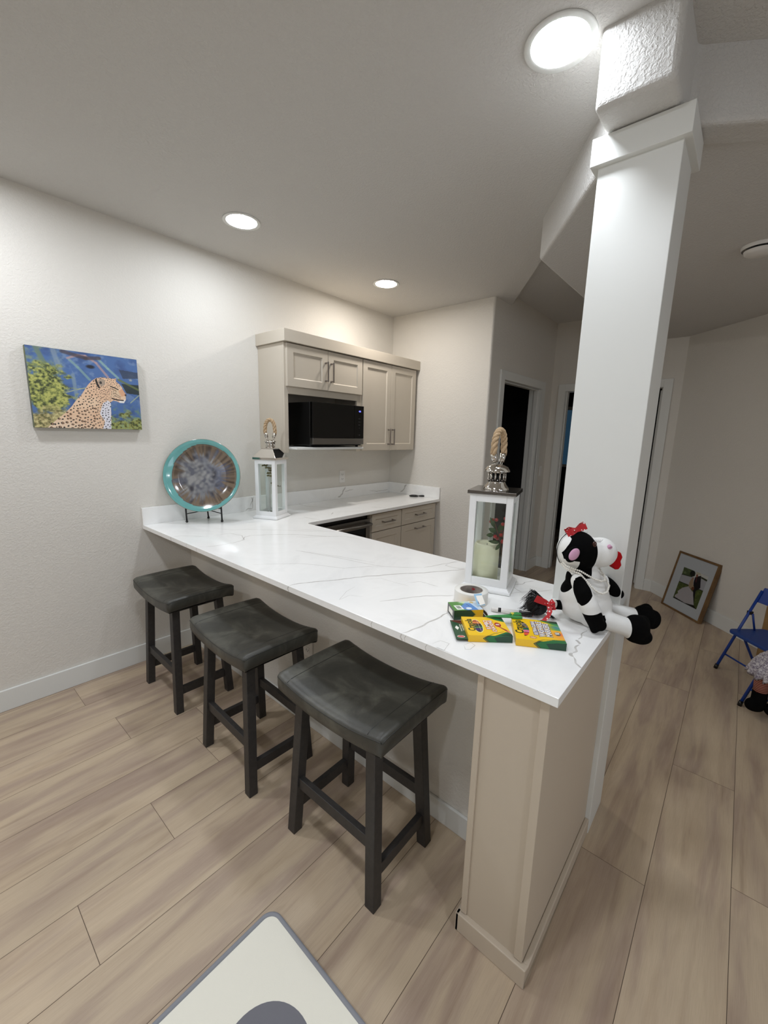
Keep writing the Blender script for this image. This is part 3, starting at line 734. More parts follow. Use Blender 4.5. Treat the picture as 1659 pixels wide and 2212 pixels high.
# ------------------------------------------------------------------ rug
rg = thing('play_mat', 'cream floor mat with a grey circle and grey bound edge in the foreground', 'rug', (-1.04, -2.58, 0))
def rr_poly(hx, hy, r_): return round_poly([(-hx, -hy), (hx, -hy), (hx, hy), (-hx, hy)], [0, 1, 2, 3], r_, 8)
M['mat_cream'] = mat('cream_fabric', 'ebe8da', .95, bump=(700, .3, .0008))
M['mat_grey'] = mat('grey_binding', '8b8d93', .9, bump=(500, .5, .001))
M['mat_spot'] = mat('grey_printed_spot', '74747a', .95, bump=(700, .3, .0008))
MB().prism(rr_poly(.69, .69, .035), .0005, .009).build('mat_top', 'mat_cream', rg)
mb = MB(); pts = rr_poly(.694, .694, .038); mb.tube([(x, y, .0065) for x, y in pts], .0075, 8, closed=True); mb.build('binding', 'mat_grey', rg)
mb = MB()
for cx_, cy_ in ((.483, .422),):
    mb.prism([(cx_ + .117 * math.cos(a_ * PI / 24), cy_ + .117 * math.sin(a_ * PI / 24)) for a_ in range(48)], .0089, .0095)
mb.build('circle_print', 'mat_spot', rg)

# ------------------------------------------------------------------ leopard canvas
A = Art(330, 264, '46669c')
n1 = A.noise(5, 1); n2 = A.noise(14, 2); n3 = A.noise(40, 3, 3); n4 = A.noise(90, 4, 2)
A.put(np.clip((n1 - .5) * 5, 0, 1), '33497a', .8); A.put(np.clip((n2 - .55) * 6, 0, 1), '7d93b4', .55)
A.put(np.clip((.33 - A.X) * 4, 0, 1) * np.clip((n2 - .42) * 5, 0, 1), '7f8f70', .8)
A.line([(.08, .0), (.14, .2), (.2, .35)], .03, '6c7c58', .7); A.line([(.22, 0), (.26, .25)], .03, '8a98a0', .6)
A.line([(.02, .22), (.30, .30)], .02, '4b5634', .5)
for pts, w, c_ in (([(.353, .114), (.42, .198), (.517, .346)], .018, '7fa09a'), ([(.611, .057), (.7, .174), (.792, .285)], .018, '8fb0a4'),
    ([(.339, .096), (.43, .042), (.497, .04), (.592, .115), (.693, .287)], .017, 'b5928f'), ([(.3, .02), (.5, .07), (.62, .05)], .03, '3e3238'),
    ([(.297, .536), (.418, .479), (.471, .461)], .008, 'b7b77c'), ([(.37, .3), (.39, .75)], .022, '7d92a0'), ([(.9, .62), (1, .5)], .008, 'b0b98a')): A.line(pts, w, c_, .75)
A.ell(.535, .174, .05, .03, '16151e', .95, .5); A.poly([(.807, .168), (1.003, .184), (.999, .267), (.842, .289)], '2c3547', .75)
A.poly([(.821, .361), (1.003, .361), (.999, .50), (.867, .488)], '1c231c', .85); A.line([(.80, .31), (1, .43)], .018, '66703a', .8); A.ell(.92, .30, .02, .02, 'a8a89a', .8, .5)
bushm = np.clip((1 - np.hypot((A.X - .12) / .235, (A.Y - .52) / .33)) * 4 + (n2 - .5) * 4, 0, 1); A.put(bushm, '7d8440')
A.put(bushm * np.clip((n3 - .5) * 7, 0, 1), 'b3b35c'); A.put(bushm * np.clip((.44 - n3) * 9, 0, 1), '39401f')
tan = np.clip((A.Y - .74 + (n2 - .5) * .3) * 9, 0, 1) * (A.X < .7); A.put(tan, '9a8d5c'); A.put(tan * np.clip((n3 - .52) * 7, 0, 1), 'c6bb80'); A.put(tan * np.clip((.42 - n3) * 8, 0, 1), '5c5a2e')
br = np.clip((A.Y - .76 + (n2 - .5) * .35) * 9, 0, 1) * (A.X > .66); A.put(br, '87873f'); A.put(br * np.clip((n3 - .5) * 7, 0, 1), 'bdb866'); A.put(br * np.clip((.43 - n3) * 9, 0, 1), '3c4420')
gm = np.clip((.30 - np.abs(A.X - .82)) * 6, 0, 1) * np.clip((A.Y - .62) * 8, 0, 1) * np.clip((n3 - .5) * 6, 0, 1); A.put(gm, '6d8a68', .7)
body = [(.101, 1.003), (.15, .943), (.203, .876), (.265, .807), (.329, .716), (.379, .624), (.428, .554), (.462, .484), (.497, .414), (.539, .354), (.58, .315), (.637, .296), (.693, .299), (.749, .302), (.775, .293), (.768, .334), (.804, .375), (.823, .407), (.833, .452), (.864, .512), (.854, .537), (.856, .577), (.832, .626), (.789, .63), (.765, .609), (.724, .602), (.698, .627), (.694, .696), (.693, .777), (.679, 1.021), (.109, 1.04)]
bm_ = A.inside(body); A.poly(body, 'dfb795'); A.put(bm_ * np.clip((n1 - .45) * 4, 0, 1), 'e8c9a8', .7)
A.put(bm_ * np.clip((.55 - A.X) * 3, 0, 1) * np.clip((A.Y - .8) * 4, 0, 1), 'e9d9c4', .6)
wm = [(.624, .645), (.667, .607), (.698, .627), (.679, 1.021), (.594, 1.024), (.625, .896), (.583, .796), (.605, .704)]; A.poly(wm, 'dcdbe4', .95)
A.poly([(.781, .469), (.826, .429), (.863, .518), (.828, .533), (.80, .55)], 'd9a27c'); A.poly([(.782, .602), (.852, .572), (.832, .629), (.789, .63)], 'e8e4e0')
A.poly([(.72, .46), (.78, .45), (.82, .55), (.75, .57), (.70, .55)], 'd8bd9c', .6)
g = np.random.default_rng(5); pl = []
for k_ in range(5200):
    x, y = g.uniform(.1, .86), g.uniform(.3, 1.0)
    head = x > .60 and y < .60
    sp = (.013 if head else .017 + .010 * max(0, y - .5) + .006 * max(0, .5 - x))
    if x > .56 and not head: sp *= .85
    if any(abs(x - a_) < sp * 1.0 and math.hypot(x - a_, (y - b_) * .8) < (sp + s_) * .62 for a_, b_, s_ in pl): continue
    pl.append((x, y, sp))
for x, y, sp in pl:
    if not bm_[min(263, int(y * 264)), min(329, int(x * 330))]: continue
    if x > .765 and y > .43: continue
    rr_ = sp * g.uniform(.30, .46); ro = g.uniform(-.8, .8) - .9
    if y > .72 and x < .55 and g.random() < .55:
        A.ell(x, y, rr_ * 1.35, rr_ * 1.5, '1d1614', .95, 0, ro); A.ell(x + .002, y, rr_ * .6, rr_ * .75, 'c08d66', .9, 0, ro)
    else: A.ell(x, y, rr_ * 1.25, rr_ * .85, '1a1413' if x < .6 or y > .6 else '2a201c', .92, 0, ro)
A.ell(.628, .366, .034, .048, 'a5917e', 1); A.ell(.618, .372, .012, .02, '2b2422', .9); A.line([(.575, .34), (.585, .40), (.60, .44)], .012, '17120f')
A.line([(.717, .574), (.767, .590), (.825, .592)], .010, '241b18'); A.line([(.711, .409), (.751, .427), (.783, .446)], .008, '15110f'); A.line([(.73, .45), (.76, .46)], .006, '6a5230')
A.line([(.745, .50), (.80, .545)], .004, '3a2a22', .8); A.line([(.74, .53), (.80, .565)], .004, '3a2a22', .8); A.ell(.855, .515, .010, .014, '2c1c18', .9)
A.put(np.ones_like(A.X), '8fa0a8', .06)
M['print'] = attr_mat('canvas_print', .55, bump=(900, .15, .0004))
cv = thing('leopard_canvas', 'stretched canvas photo of a leopard in profile against blue water hanging on the wall', 'picture', (-.2235, -.0005, 1.7115))
M['canvas_edge'] = mat('canvas_edge_print', '4a5468', .7, var=('6d7446', 14))
MB().box(-.2555, .2555, -.0335, 0, -.2035, .2035).build('stretcher', 'canvas_edge', cv, bevel=.002)
A.build('printed_face', M['print'], cv, (-.2545, -.0342, .2025), (.509, 0, 0), (0, 0, -.405))

# ------------------------------------------------------------------ charger plate on stand
pc = Vector((.325, -.175, 1.222)); n_ = Vector((-.61, -.75, .22)).normalized()
xr = Vector((0, 0, 1)).cross(n_).normalized(); yr = n_.cross(xr)
pm = Matrix(((xr.x, yr.x, n_.x, pc.x), (xr.y, yr.y, n_.y, pc.y), (xr.z, yr.z, n_.z, pc.z), (0, 0, 0, 1)))
RP = .237
NR, NA = 64, 220; g2 = np.random.default_rng(3)
na = g2.random(NA); nb = g2.random(64); 
def ang(a_, tab, k_): x = (a_ / (2 * PI) * k_) % len(tab); i = int(x); f_ = x - i; return tab[i] * (1 - f_) + tab[(i + 1) % len(tab)] * f_
tabs = [g2.random(23), g2.random(61), g2.random(151)]
vs = []; cols = []
def lerp(a_, b_, t_): t_ = max(0, min(1, t_)); return [x * (1 - t_) + y * t_ for x, y in zip(a_, b_)]
C_ = {k_: lin(v_) for k_, v_ in dict(teal='5f9a98', teal2='6ba6a3', rim='8a6f58', brown='43372e', tan='716252', gb='5b5d66', lg='8d8d8c', bl='48506a', dk='3a3a42').items()}
for i in range(NR + 1):
    t_ = i / NR; rad = RP * t_
    z = .0 if t_ < .62 else (.022 * ((t_ - .62) / .30) ** 1.4 if t_ < .92 else .022 + .004 * (t_ - .92) / .08)
    for j in range(NA):
        a_ = 2 * PI * j / NA; x, y = rad * math.cos(a_), rad * math.sin(a_); vs.append((x, y, z))
        w1_ = ang(a_, tabs[0], 23) - .5; w2_ = ang(a_, tabs[1], 61) - .5; w3_ = ang(a_, tabs[2], 151) - .5
        # glaze pool shifted to the right
        q = math.hypot(x - .013, y + .004) / RP
        edge = .845 + .018 * w1_ + .006 * w2_ + .035 * max(0, math.cos(a_ - 1.7)) ** 3
        nz = mnoise.noise(Vector((x * 16, y * 16, 1))); nz2 = mnoise.noise(Vector((x * 45, y * 45, 4)))
        if q > edge: c_ = lerp(C_['teal'], C_['teal2'], .5 + nz * .8)
        else:
            st_ = .5 + w3_ * 1.3 + w2_ * .8
            br_ = lerp(C_['brown'], C_['tan'], st_ + (.5 if q > edge - .05 else 0) + (.3 if a_ > 3.6 and a_ < 6 else 0))
            ce = lerp(C_['gb'], C_['lg'], .45 + nz * 1.5 + nz2 * .8); ce = lerp(ce, C_['bl'], (nz2 + x * 5 - .1)); ce = lerp(ce, C_['dk'], mnoise.noise(Vector((x * 22, y * 22, 9))) * 2 - .35)
            ce = lerp(ce, C_['lg'], (.30 - q) * 2.2 + nz2)
            k1 = (q - .50 + w3_ * .30 + nz * .25 + .10 * math.cos(a_)) / .22
            c_ = lerp(ce, br_, k1)
            if edge - q < .012: c_ = lerp(c_, C_['dk'], .5)
        if t_ > .985: c_ = C_['rim']
        cols.append((*c_, 1))
fs = [(i * NA + j, (i + 1) * NA + j, (i + 1) * NA + (j + 1) % NA, i * NA + (j + 1) % NA) for i in range(NR) for j in range(NA)]
o0 = len(vs)   # underside
for i in range(9):
    t_ = 1 - i / 8; z = (.022 * max(0, (t_ - .55) / .45)) - .007
    for j in range(NA): a_ = 2 * PI * j / NA; vs.append((RP * t_ * math.cos(a_), RP * t_ * math.sin(a_), z)); cols.append((*C_['teal'], 1))
fs += [(o0 + i * NA + j, o0 + (i + 1) * NA + j, o0 + (i + 1) * NA + (j + 1) % NA, o0 + i * NA + (j + 1) % NA) for i in range(8) for j in range(NA)]
fs += [(NR * NA + j, o0 + j, o0 + (j + 1) % NA, NR * NA + (j + 1) % NA) for j in range(NA)]
me = D.meshes.new('charger_plate'); me.from_pydata(vs, [], fs); at = me.attributes.new('Col', 'FLOAT_COLOR', 'POINT')
at.data.foreach_set('color', np.array(cols, dtype=np.float32).ravel()); me.polygons.foreach_set('use_smooth', [True] * len(fs))
M['glaze'] = attr_mat('glazed_ceramic', .12, coat=.6); me.materials.append(M['glaze'])
bm = bmesh.new(); bm.from_mesh(me); bmesh.ops.recalc_face_normals(bm, faces=bm.faces); bm.to_mesh(me); bm.free()
pl_ = D.objects.new('charger_plate', me); COL.objects.link(pl_); pl_.matrix_world = pm
tag(pl_, 'large round plate with teal rim and brown and grey streaked glaze on a black stand', 'plate')
es = thing('plate_stand', 'small black metal easel stand holding the round glazed plate', 'stand', (.325, -.17, .914)); oc = tuple(es.location)
fl, frr, bk = Vector((.231, -.111, .007)), Vector((.403, -.248, .007)), Vector((.392, -.082, .007))
def E_(p_): return (p_[0] - oc[0], p_[1] - oc[1], p_[2])
nn = Vector((-.62, -.78, 0))
for ft in (fl, frr):
    mb = MB(); top_ = ft + Vector((.0, .0, .120)) + nn * .012
    mb.tube([E_(ft), E_(ft.lerp(top_, .5)), E_(top_)], .0052, 10); mb.ell(E_(ft), .0085); mb.ell(E_(top_), .0085)
    mb.build('front_leg', 'black', es)
mb = MB(); mid = (fl + frr) / 2
mb.tube([E_(bk), E_(bk + Vector((-.02, -.03, .08))), E_(mid + Vector((.02, .05, .16)) - nn * .02)], .005, 10); mb.ell(E_(bk), .0085)
mb.build('back_leg', 'black', es)
mb = MB()
for ft in (fl, frr):
    q = ft + Vector((0, 0, .083)); e_ = q.lerp(mid + Vector((.015, .022, .083)) - nn * .03, .42); mb.tube([E_(q), E_(e_)], [.0035, .0025], 8)
mb.tube([E_(fl + Vector((0, 0, .05)) - nn * .0), E_(bk + Vector((-.018, -.025, .06)))], .003, 8); mb.tube([E_(frr + Vector((0, 0, .05))), E_(bk + Vector((-.018, -.025, .06)))], .003, 8)
mb.build('cross_rod', 'black', es)

# ------------------------------------------------------------------ lanterns
def rope(mb, pts, rad, turns):
    P = [Vector(p_) for p_ in pts]; n = len(P)
    for s_ in range(3):
        Q = []
        for i, p_ in enumerate(P):
            d = (P[min(i + 1, n - 1)] - P[max(i - 1, 0)]).normalized(); a_ = d.cross(Vector((0, 1, 0)) if abs(d.y) < .9 else Vector((1, 0, 0))).normalized(); b_ = d.cross(a_)
            th = 2 * PI * (turns * i / (n - 1) + s_ / 3); Q.append(p_ + (a_ * math.cos(th) + b_ * math.sin(th)) * rad * .52)
        mb.tube(Q, rad * .58, 8)
def lantern(label, x, y, rz, half, zb, zt, hip, ro, rh, looprz):
    """half: half width of the glazed body; zb..zt body; hip roof or flat lid"""
    t_ = thing('lantern', label, 'lantern', (x, y, .9142), rz, 'white lanterns on the counter' if False else None)
    b_ = half + .017
    mb = MB().box(-b_, b_, -b_, b_, 0.001, .011).hexa([(-b_ + .003, -b_ + .003, .011), (b_ - .003, -b_ + .003, .011), (b_ - .003, b_ - .003, .011), (-b_ + .003, b_ - .003, .011)],
        [(-half - .002, -half - .002, .022), (half + .002, -half - .002, .022), (half + .002, half + .002, .022), (-half - .002, half + .002, .022)])
    mb.build('base', 'white', t_, bevel=.002)
    w = .026; mb = MB()
    for sx in (-1, 1):
        for sy in (-1, 1): mb.box(sx * half, sx * (half - w), sy * half, sy * (half - w), zb, zt)
    for s_ in (-1, 1):
        for z0, z1 in ((zb, zb + .030), (zt - .030, zt)):
            mb.box(-half + w, half - w, s_ * half, s_ * (half - .012), z0, z1); mb.box(s_ * half, s_ * (half - .012), -half + w, half - w, z0, z1)
    mb.build('frame', 'white', t_, bevel=.0012)
    MB().box(-half + .01, half - .01, -half + .01, half - .01, zb, zb + .004).build('floor_plate', 'white', t_)
    for s_ in (-1, 1):
        MB().box(-half + w - .002, half - w + .002, s_ * (half - .007), s_ * (half - .0055), zb + .028, zt - .028).build('glass_pane', 'glass', t_)
        MB().box(s_ * (half - .007), s_ * (half - .0055), -half + w - .002, half - w + .002, zb + .028, zt - .028).build('glass_pane', 'glass', t_)
    e = half + .010
    if hip:
        k_ = .044
        mb = MB().box(-e, e, -e, e, zt, zt + .015).hexa([(-e, -e, zt + .015), (e, -e, zt + .015), (e, e, zt + .015), (-e, e, zt + .015)], [(-k_, -k_, zt + .072), (k_, -k_, zt + .072), (k_, k_, zt + .072), (-k_, k_, zt + .072)])
        mb.box(-k_, k_, -k_, k_, zt + .0721, zt + .079); z0 = zt + .079
        mb.build('roof', 'chrome', t_, bevel=.001)
        mb = MB().lathe([(.029, 0), (.029, .040)], 24, (0, 0, z0)).lathe([(.038, .038), (.040, .042), (.033, .050), (.012, .056), (0, .056)], 24, (0, 0, z0))
        for j in range(8): a_ = j * PI / 4; mb.cyl((.029 * math.cos(a_), .029 * math.sin(a_), z0), (.029 * math.cos(a_), .029 * math.sin(a_), z0 + .038), .004, n=8)
        mb.build('chimney', 'chrome', t_); z1 = z0 + .058
    else:
        mb = MB().box(-e, e, -e, e, zt, zt + .003); mb.box(-e + .001, e - .001, -e + .001, e - .001, zt + .003, zt + .014); mb.build('roof', 'lid', t_, bevel=.0015); z0 = zt + .014
        mb = MB().lathe([(.050, 0), (.050, .004), (.046, .010), (.038, .020), (.034, .028)], 32, (0, 0, z0)).lathe([(.033, .026), (.033, .032)], 24, (0, 0, z0)).lathe([(.033, .066), (.033, .072)], 24, (0, 0, z0))
        for j in range(12):
            a_ = j * PI / 6; mb.cyl((.0325 * math.cos(a_), .0325 * math.sin(a_), z0 + .03), (.0325 * math.cos(a_), .0325 * math.sin(a_), z0 + .068), .0035, n=8)
            mb.ell((.0335 * math.cos(a_ + PI / 12), .0335 * math.sin(a_ + PI / 12), z0 + .038), .0032, 8, 6)
        mb.lathe([(.034, .068), (.049, .070), (.049, .074), (.040, .088), (.022, .097), (0, .100)], 32, (0, 0, z0)); mb.build('chimney', 'chrome', t_); z1 = z0 + .096
        MB().cyl((0, 0, z0 + .012), (0, 0, z0 + .07), .020).build('chimney_core', 'black', t_)
    lr = Matrix.Rotation(looprz - rz, 3, 'Z'); mb = MB()
    for s_ in (-1, 1): mb.torus(lr @ Vector((s_ * ro * .62, 0, 0)) + Vector((0, 0, z1 + .004)), .007, .0018, 16, 8, Matrix.Rotation(PI / 2, 3, 'X') if not lr else lr @ Matrix.Rotation(PI / 2, 3, 'X'))
    mb.build('ring', 'chrome', t_)
    zf = z1 + .012; fe = .032; ang_ = .18
    for s_ in (-1, 1):
        p0 = lr @ Vector((s_ * ro * .62, 0, 0)) + Vector((0, 0, zf)); p1 = lr @ Vector((s_ * ro * .93, 0, 0)) + Vector((0, 0, zf + fe))
        MB().cyl(p0, p1, .0115, .0130, 18).build('ferrule', 'chrome', t_)
    pts = []
    for i in range(41):
        a_ = PI * i / 40
        pts.append(lr @ Vector((-ro * math.cos(a_) * (1.0 - .06 * abs(math.cos(a_)) ** 8), 0, 0)) + Vector((0, 0, zf + fe - .006 + (rh - fe + .006) * math.sin(a_) ** .75)))
    mb = MB(); rope(mb, pts, .0125, 4); mb.build('rope_handle', 'rope', t_)
    return t_
M['lid'] = mat('pewter_lid', '6f6a66', .22, 1)
LL = lantern('white wooden lantern with a pewter hip roof beside the glazed plate', .744, -.322, R(24.5), .079, .022, .412, True, .036, .122, R(-49))
MB().cyl((.0795, -.012, .21), (.096, -.012, .21), .004).ell((.100, -.012, .21), .007).build('door_knob', 'chrome', LL)
LR = lantern('white wooden lantern with a flat pewter lid holding an ivory candle, next to the column', .592, -2.098, R(15.5), .083, .022, .388, False, .036, .122, R(-8))
MB().box(.083, .092, .072, .082, .365, .392).build('hinge', 'black', LR, bevel=.001)
# candle and berries inside the right lantern
q = thing('pillar_candle', 'ivory pillar candle standing inside the flat-lidded lantern', 'candle', (.570, -2.088, .942))
MB().lathe([(.0, 0), (.045, 0), (.050, .004), (.050, .138), (.048, .150), (.044, .156), (.038, .152), (.012, .144), (.0, .143)], 40).build('wax', 'wax', q); MB().cyl((0, 0, .14), (.001, 0, .152), .001).build('wick', 'black', q)
bs = thing('berry_sprig', 'sprig of red berries and green leaves leaning beside the ivory candle', 'berry sprig', (.555, -2.152, .94))
vw = Vector((.651, -.759, 0)); dv_ = Vector((.759, .651, 0))
def SP(u_, d_, z): return tuple(vw * u_ + dv_ * d_ + Vector((0, 0, z)))
MB().tube([SP(.010, 0, 0), SP(.012, -.004, .10), SP(.0, -.008, .165), SP(-.012, -.008, .20), SP(-.03, -.006, .25)], .0016, 6).tube([SP(.0, -.008, .165), SP(.006, -.01, .22), SP(.012, -.01, .26)], .0012, 6).build('stem', 'stem', bs)
for u_, d_, z, rr_ in ((-.038, 0, .262, .007), (-.022, .004, .262, .0075), (.0, -.01, .248, .0075), (.009, -.006, .270, .007), (.019, 0, .242, .008), (-.004, -.012, .205, .008), (.004, -.016, .180, .009), (-.026, -.01, .198, .008), (-.014, 0, .188, .007), (.012, -.004, .212, .008), (.014, -.012, .19, .007), (-.045, .0, .255, .006), (.016, .006, .225, .007), (-.002, .004, .222, .007)):
    MB().ell(SP(u_, d_, z), rr_, 14, 10).build('berry', 'berry', bs)
def leaf(mb, p_, d, ln, w):
    p_ = Vector(p_); d = Vector(d).normalized(); s_ = d.cross(dv_).normalized(); pts = []
    for i in range(9): t_ = i / 8; ww = w * math.sin(PI * t_) ** .8; c_ = p_ + d * ln * t_ - dv_ * .004 * math.sin(PI * t_); pts += [c_ - s_ * ww, c_ + dv_ * .0015, c_ + s_ * ww]
    fs = []
    for i in range(8):
        for j in (0, 1): o = i * 3 + j; fs.append((o, o + 1, o + 4, o + 3))
    b0 = [tuple(Vector(q_) + dv_ * .0008) for q_ in pts]; mb.add(pts, fs, 0, True); mb.add(b0, [f_[::-1] for f_ in fs], 0, True)
for p_, d, ln, w in ((SP(-.004, -.006, .172), vw * -1 + Vector((0, 0, .15)), .048, .007), (SP(-.004, -.006, .170), vw * -.5 + Vector((0, 0, -.9)), .032, .007), (SP(-.02, -.004, .215), vw * -.8 + Vector((0, 0, .35)), .035, .010), (SP(-.014, -.004, .215), vw * .3 + Vector((0, 0, .8)), .040, .010),
    (SP(-.03, -.004, .232), vw * -.4 + Vector((0, 0, .9)), .045, .008), (SP(-.02, 0, .222), vw * .9 + Vector((0, 0, .4)), .035, .009), (SP(-.03, -.006, .205), vw * -1 + Vector((0, 0, -.1)), .03, .009)):
    mb = MB(); leaf(mb, p_, d, ln, w); mb.build('leaf', 'leaf', bs, clean=False)
# contents of the left lantern
q = thing('taper_candle', 'slim white candle inside the hip-roofed lantern', 'candle', (.760, -.336, .941))
MB().lathe([(0, 0), (.020, 0), (.020, .195), (.017, .200), (0, .200)], 28).build('wax', 'white', q)
gr = thing('dried_garland', 'dried olive green leaf garland hanging inside the hip-roofed lantern', 'garland', (.735, -.30, .94))
mb = MB(); pts = [(-.03 + .012 * math.sin(i * .9), .01 * math.cos(i * .7), .39 - i * .009) for i in range(22)]; mb.tube([SP(a_ + .004 * i, b_, c_) for i, (a_, b_, c_) in enumerate(pts)], .0016, 6)
for i, (a_, b_, c_) in enumerate(pts):
    for s_ in (-1, 1): leaf(mb, SP(a_ + .004 * i, b_, c_), vw * s_ * (.6 + .3 * math.sin(i)) + dv_ * math.cos(i * 2.1) * .4 + Vector((0, 0, .5 - .6 * (i % 2))), .022, .006)
mb.build('leaves', 'dryleaf', gr, clean=False)
sg = thing('fallen_leaves', 'small pile of dried leaves on the floor of the hip-roofed lantern', 'leaves', (.735, -.33, .941))
mb = MB()
for i in range(14): leaf(mb, SP(-.045 + .0065 * i, .02 * math.sin(i * 2.2) - .02, .004), vw * math.cos(i) + Vector((0, 0, .3 + .25 * math.sin(i * 3))) + dv_ * math.sin(i), .03, .006)
mb.build('leaf_pile', 'dryleaf', sg, clean=False)

# ------------------------------------------------------------------ magnifier-like ring on the far counter
mg = thing('magnifying_glass', 'black rimmed magnifying glass lying on the back counter near the far wall', 'magnifier', (2.37, -.42, .9142), R(-48))
MB().torus((-.035, 0, .008), .040, .0062, 32, 10).build('rim', 'blackplastic', mg)
MB().lathe([(0, .007), (.034, .007), (.034, .009), (0, .0095)], 32, (-.035, 0, 0)).build('lens', 'glass', mg)
MB().tube([(.012, 0, .0075), (.035, 0, .0085), (.115, 0, .0085)], [.005, .0085, .0078], 14).build('handle', 'blackplastic', mg)

# ------------------------------------------------------------------ tape roll
tp = thing('tape_roll', 'fat white roll of tape standing in front of the flat-lidded lantern', 'tape', (.377, -2.133, .9142), R(-45))
M['tape'] = mat('white_tape', 'e3e2dc', .45, bump=(300, .1, .0005)); M['core'] = mat('printed_card_core', '9f958c', .6, var=('6a625c', 30))
MB().lathe([(.042, 0), (.061, 0), (.0615, .001), (.0615, .0465), (.061, .0475), (.042, .0475)], 56).build('tape_winding', 'tape', tp)
mb = MB(); N_ = 48; vs = []
for r_, z in ((.0418, .001), (.0418, .0472), (.0395, .0472), (.0395, .001)):
    for j in range(N_): a_ = 2 * PI * j / N_; vs.append((r_ * math.cos(a_), r_ * math.sin(a_), z))
mb.add(vs, [(k_ * N_ + j, k_ * N_ + (j + 1) % N_, ((k_ + 1) % 4) * N_ + (j + 1) % N_, ((k_ + 1) % 4) * N_ + j) for k_ in range(4) for j in range(N_)], 0, False).build('core', 'core', tp)
M['red'] = mat('red_ink', 'b01222', .5); M['blackink'] = mat('black_ink', '141414', .5)
th = R(62); pr = Vector((.0392 * math.cos(th), .0392 * math.sin(th), .034)); tx = Vector((math.sin(th), -math.cos(th), 0))
text('logo', '3M', .014, tp, 'red', frame4(pr, tx, (0, 0, 1)), off=.0004)

# ------------------------------------------------------------------ crayon and marker boxes
M['card'] = attr_mat('printed_card', .38, coat=.15)
def flatmat(n, c_): M[n] = mat(n, c_, .4)
for n, c_ in (('ink_green', '12391f'), ('ink_white', 'f2efe6'), ('ink_blue', '1f2f86'), ('ink_red', 'b8161c'), ('ink_yellow', 'f0c010'), ('card_brown', '7b6a5a'), ('card_dark', '173c26'), ('ink_black', '101010')): flatmat(n, c_)
def carton(t_, w, d, hgt, top, front, left='f2c211', right='17402a', back='f2c211'):
    """six printed sides; x across, y away, z up; art grids on top and front, flat colour elsewhere"""
    MB().box(-w / 2 + .0004, w / 2 - .0004, -d / 2 + .0004, d / 2 - .0004, .0004, hgt - .0004).build('carton', 'card_brown', t_)
    top.build('top_print', M['card'], t_, (-w / 2, d / 2, hgt), (w, 0, 0), (0, -d, 0))
    front.build('front_print', M['card'], t_, (-w / 2, -d / 2, hgt), (w, 0, 0), (0, 0, -hgt))
    for nm, col_, o_, ex, ey in (('left_print', left, (-w / 2, d / 2, hgt), (0, -d, 0), (0, 0, -hgt)), ('right_print', right, (w / 2, -d / 2, hgt), (0, d, 0), (0, 0, -hgt)), ('back_print', back, (w / 2, d / 2, hgt), (-w, 0, 0), (0, 0, -hgt))):
        Art(2, 2, col_).build(nm, M['card'], t_, o_, ex, ey)
def chevron_front(green_from, yel='e9b91a'):
    F2 = Art(160, 24, yel); g0 = green_from
    F2.poly([(g0 + .10, 0), (1, 0), (1, 1), (g0 + .13, 1), (g0 + .02, .45)], '1c6b35'); F2.poly([(g0 + .22, .3), (g0 + .45, .05), (1, 0), (1, 1), (g0 + .3, 1)], '16402a')
    for s_ in (0, .035): F2.line([(g0 + .10 + s_, -.05), (g0 - .02 + s_, .45), (g0 + .10 + s_, 1.05)], .009, '1b3a1c', 1, .12)
    return F2
# crayons
cb = thing('crayon_box', 'yellow and green box of jumbo crayons with a green hang tab lying on the counter', 'crayon box', (.188, -2.291, .9145), R(-49.6)); w, d, hh = .133, .128, .0215
T = Art(160, 150, 'f3c516')
T.poly([(.50, -.1), (1.05, -.1), (1.05, .30), (.82, .17)], '1c6b35'); T.poly([(.62, -.1), (1.05, -.1), (1.05, .22)], '17402a')
T.poly([(.52, 1.05), (.9, .80), (1.05, .84), (1.05, 1.05)], '1c6b35'); T.poly([(.6, 1.05), (.92, .86), (1.05, .9), (1.05, 1.05)], '17402a')
for s_ in (0, .03): T.line([(.42 + s_, 1.03), (.55 + s_, .92), (.86, .78)], .006, '27401a')
T.ell(.30, .50, .125, .36, 'f7ef9a'); T.ell(.30, .50, .11, .33, '2a1a18')
m_ = np.hypot((T.X - .30) / .11, (T.Y - .50) / .33) < 1
for y0, y1, c_ in ((.17, .27, 'b5532a'), (.28, .38, 'd97b38'), (.40, .48, '3a2420'), (.50, .56, '1f5a3a'), (.57, .62, '5c8a5a'), (.64, .76, '3b2a6a'), (.78, .84, '231a30')): T.put((m_ & (T.Y > y0) & (T.Y < y1)).astype(float), c_)
T.put((m_ & (T.X > .33) & (T.X < .345)).astype(float), 'e8dcc8', .6)
T.ell(.80, .42, .075, .12, 'a81a1a'); T.poly([(.80, .50), (.98, .74), (1.02, .90), (.94, .80), (.80, .55)], 'a3241c'); T.poly([(.93, .68), (1.0, .78), (1.0, .90), (.95, .80)], 'd98a70')
carton(cb, w, d, hh, T, chevron_front(.36))
def vtext(par, s_, size, x, y, z, m_, off=0, sx=1.0, nm='lettering'):   # reads along +y
    return text(nm, s_, size, par, m_, frame4((x, y, z), (0, 1, 0), (-1, 0, 0)), off=off, sx=sx)
tp1 = [o for o in cb.children if o.name.startswith('top_print')][0]
def pos(u_, v_, w, d): return (u_ - .5) * w, (.5 - v_) * d
x, y = pos(.145, .46, w, d); vtext(tp1, 'Crayola', .030, x, y, hh + .0003, 'ink_yellow', .0016, .86); vtext(tp1, 'Crayola', .030, x, y, hh + .0006, 'ink_green', .0006, .86)
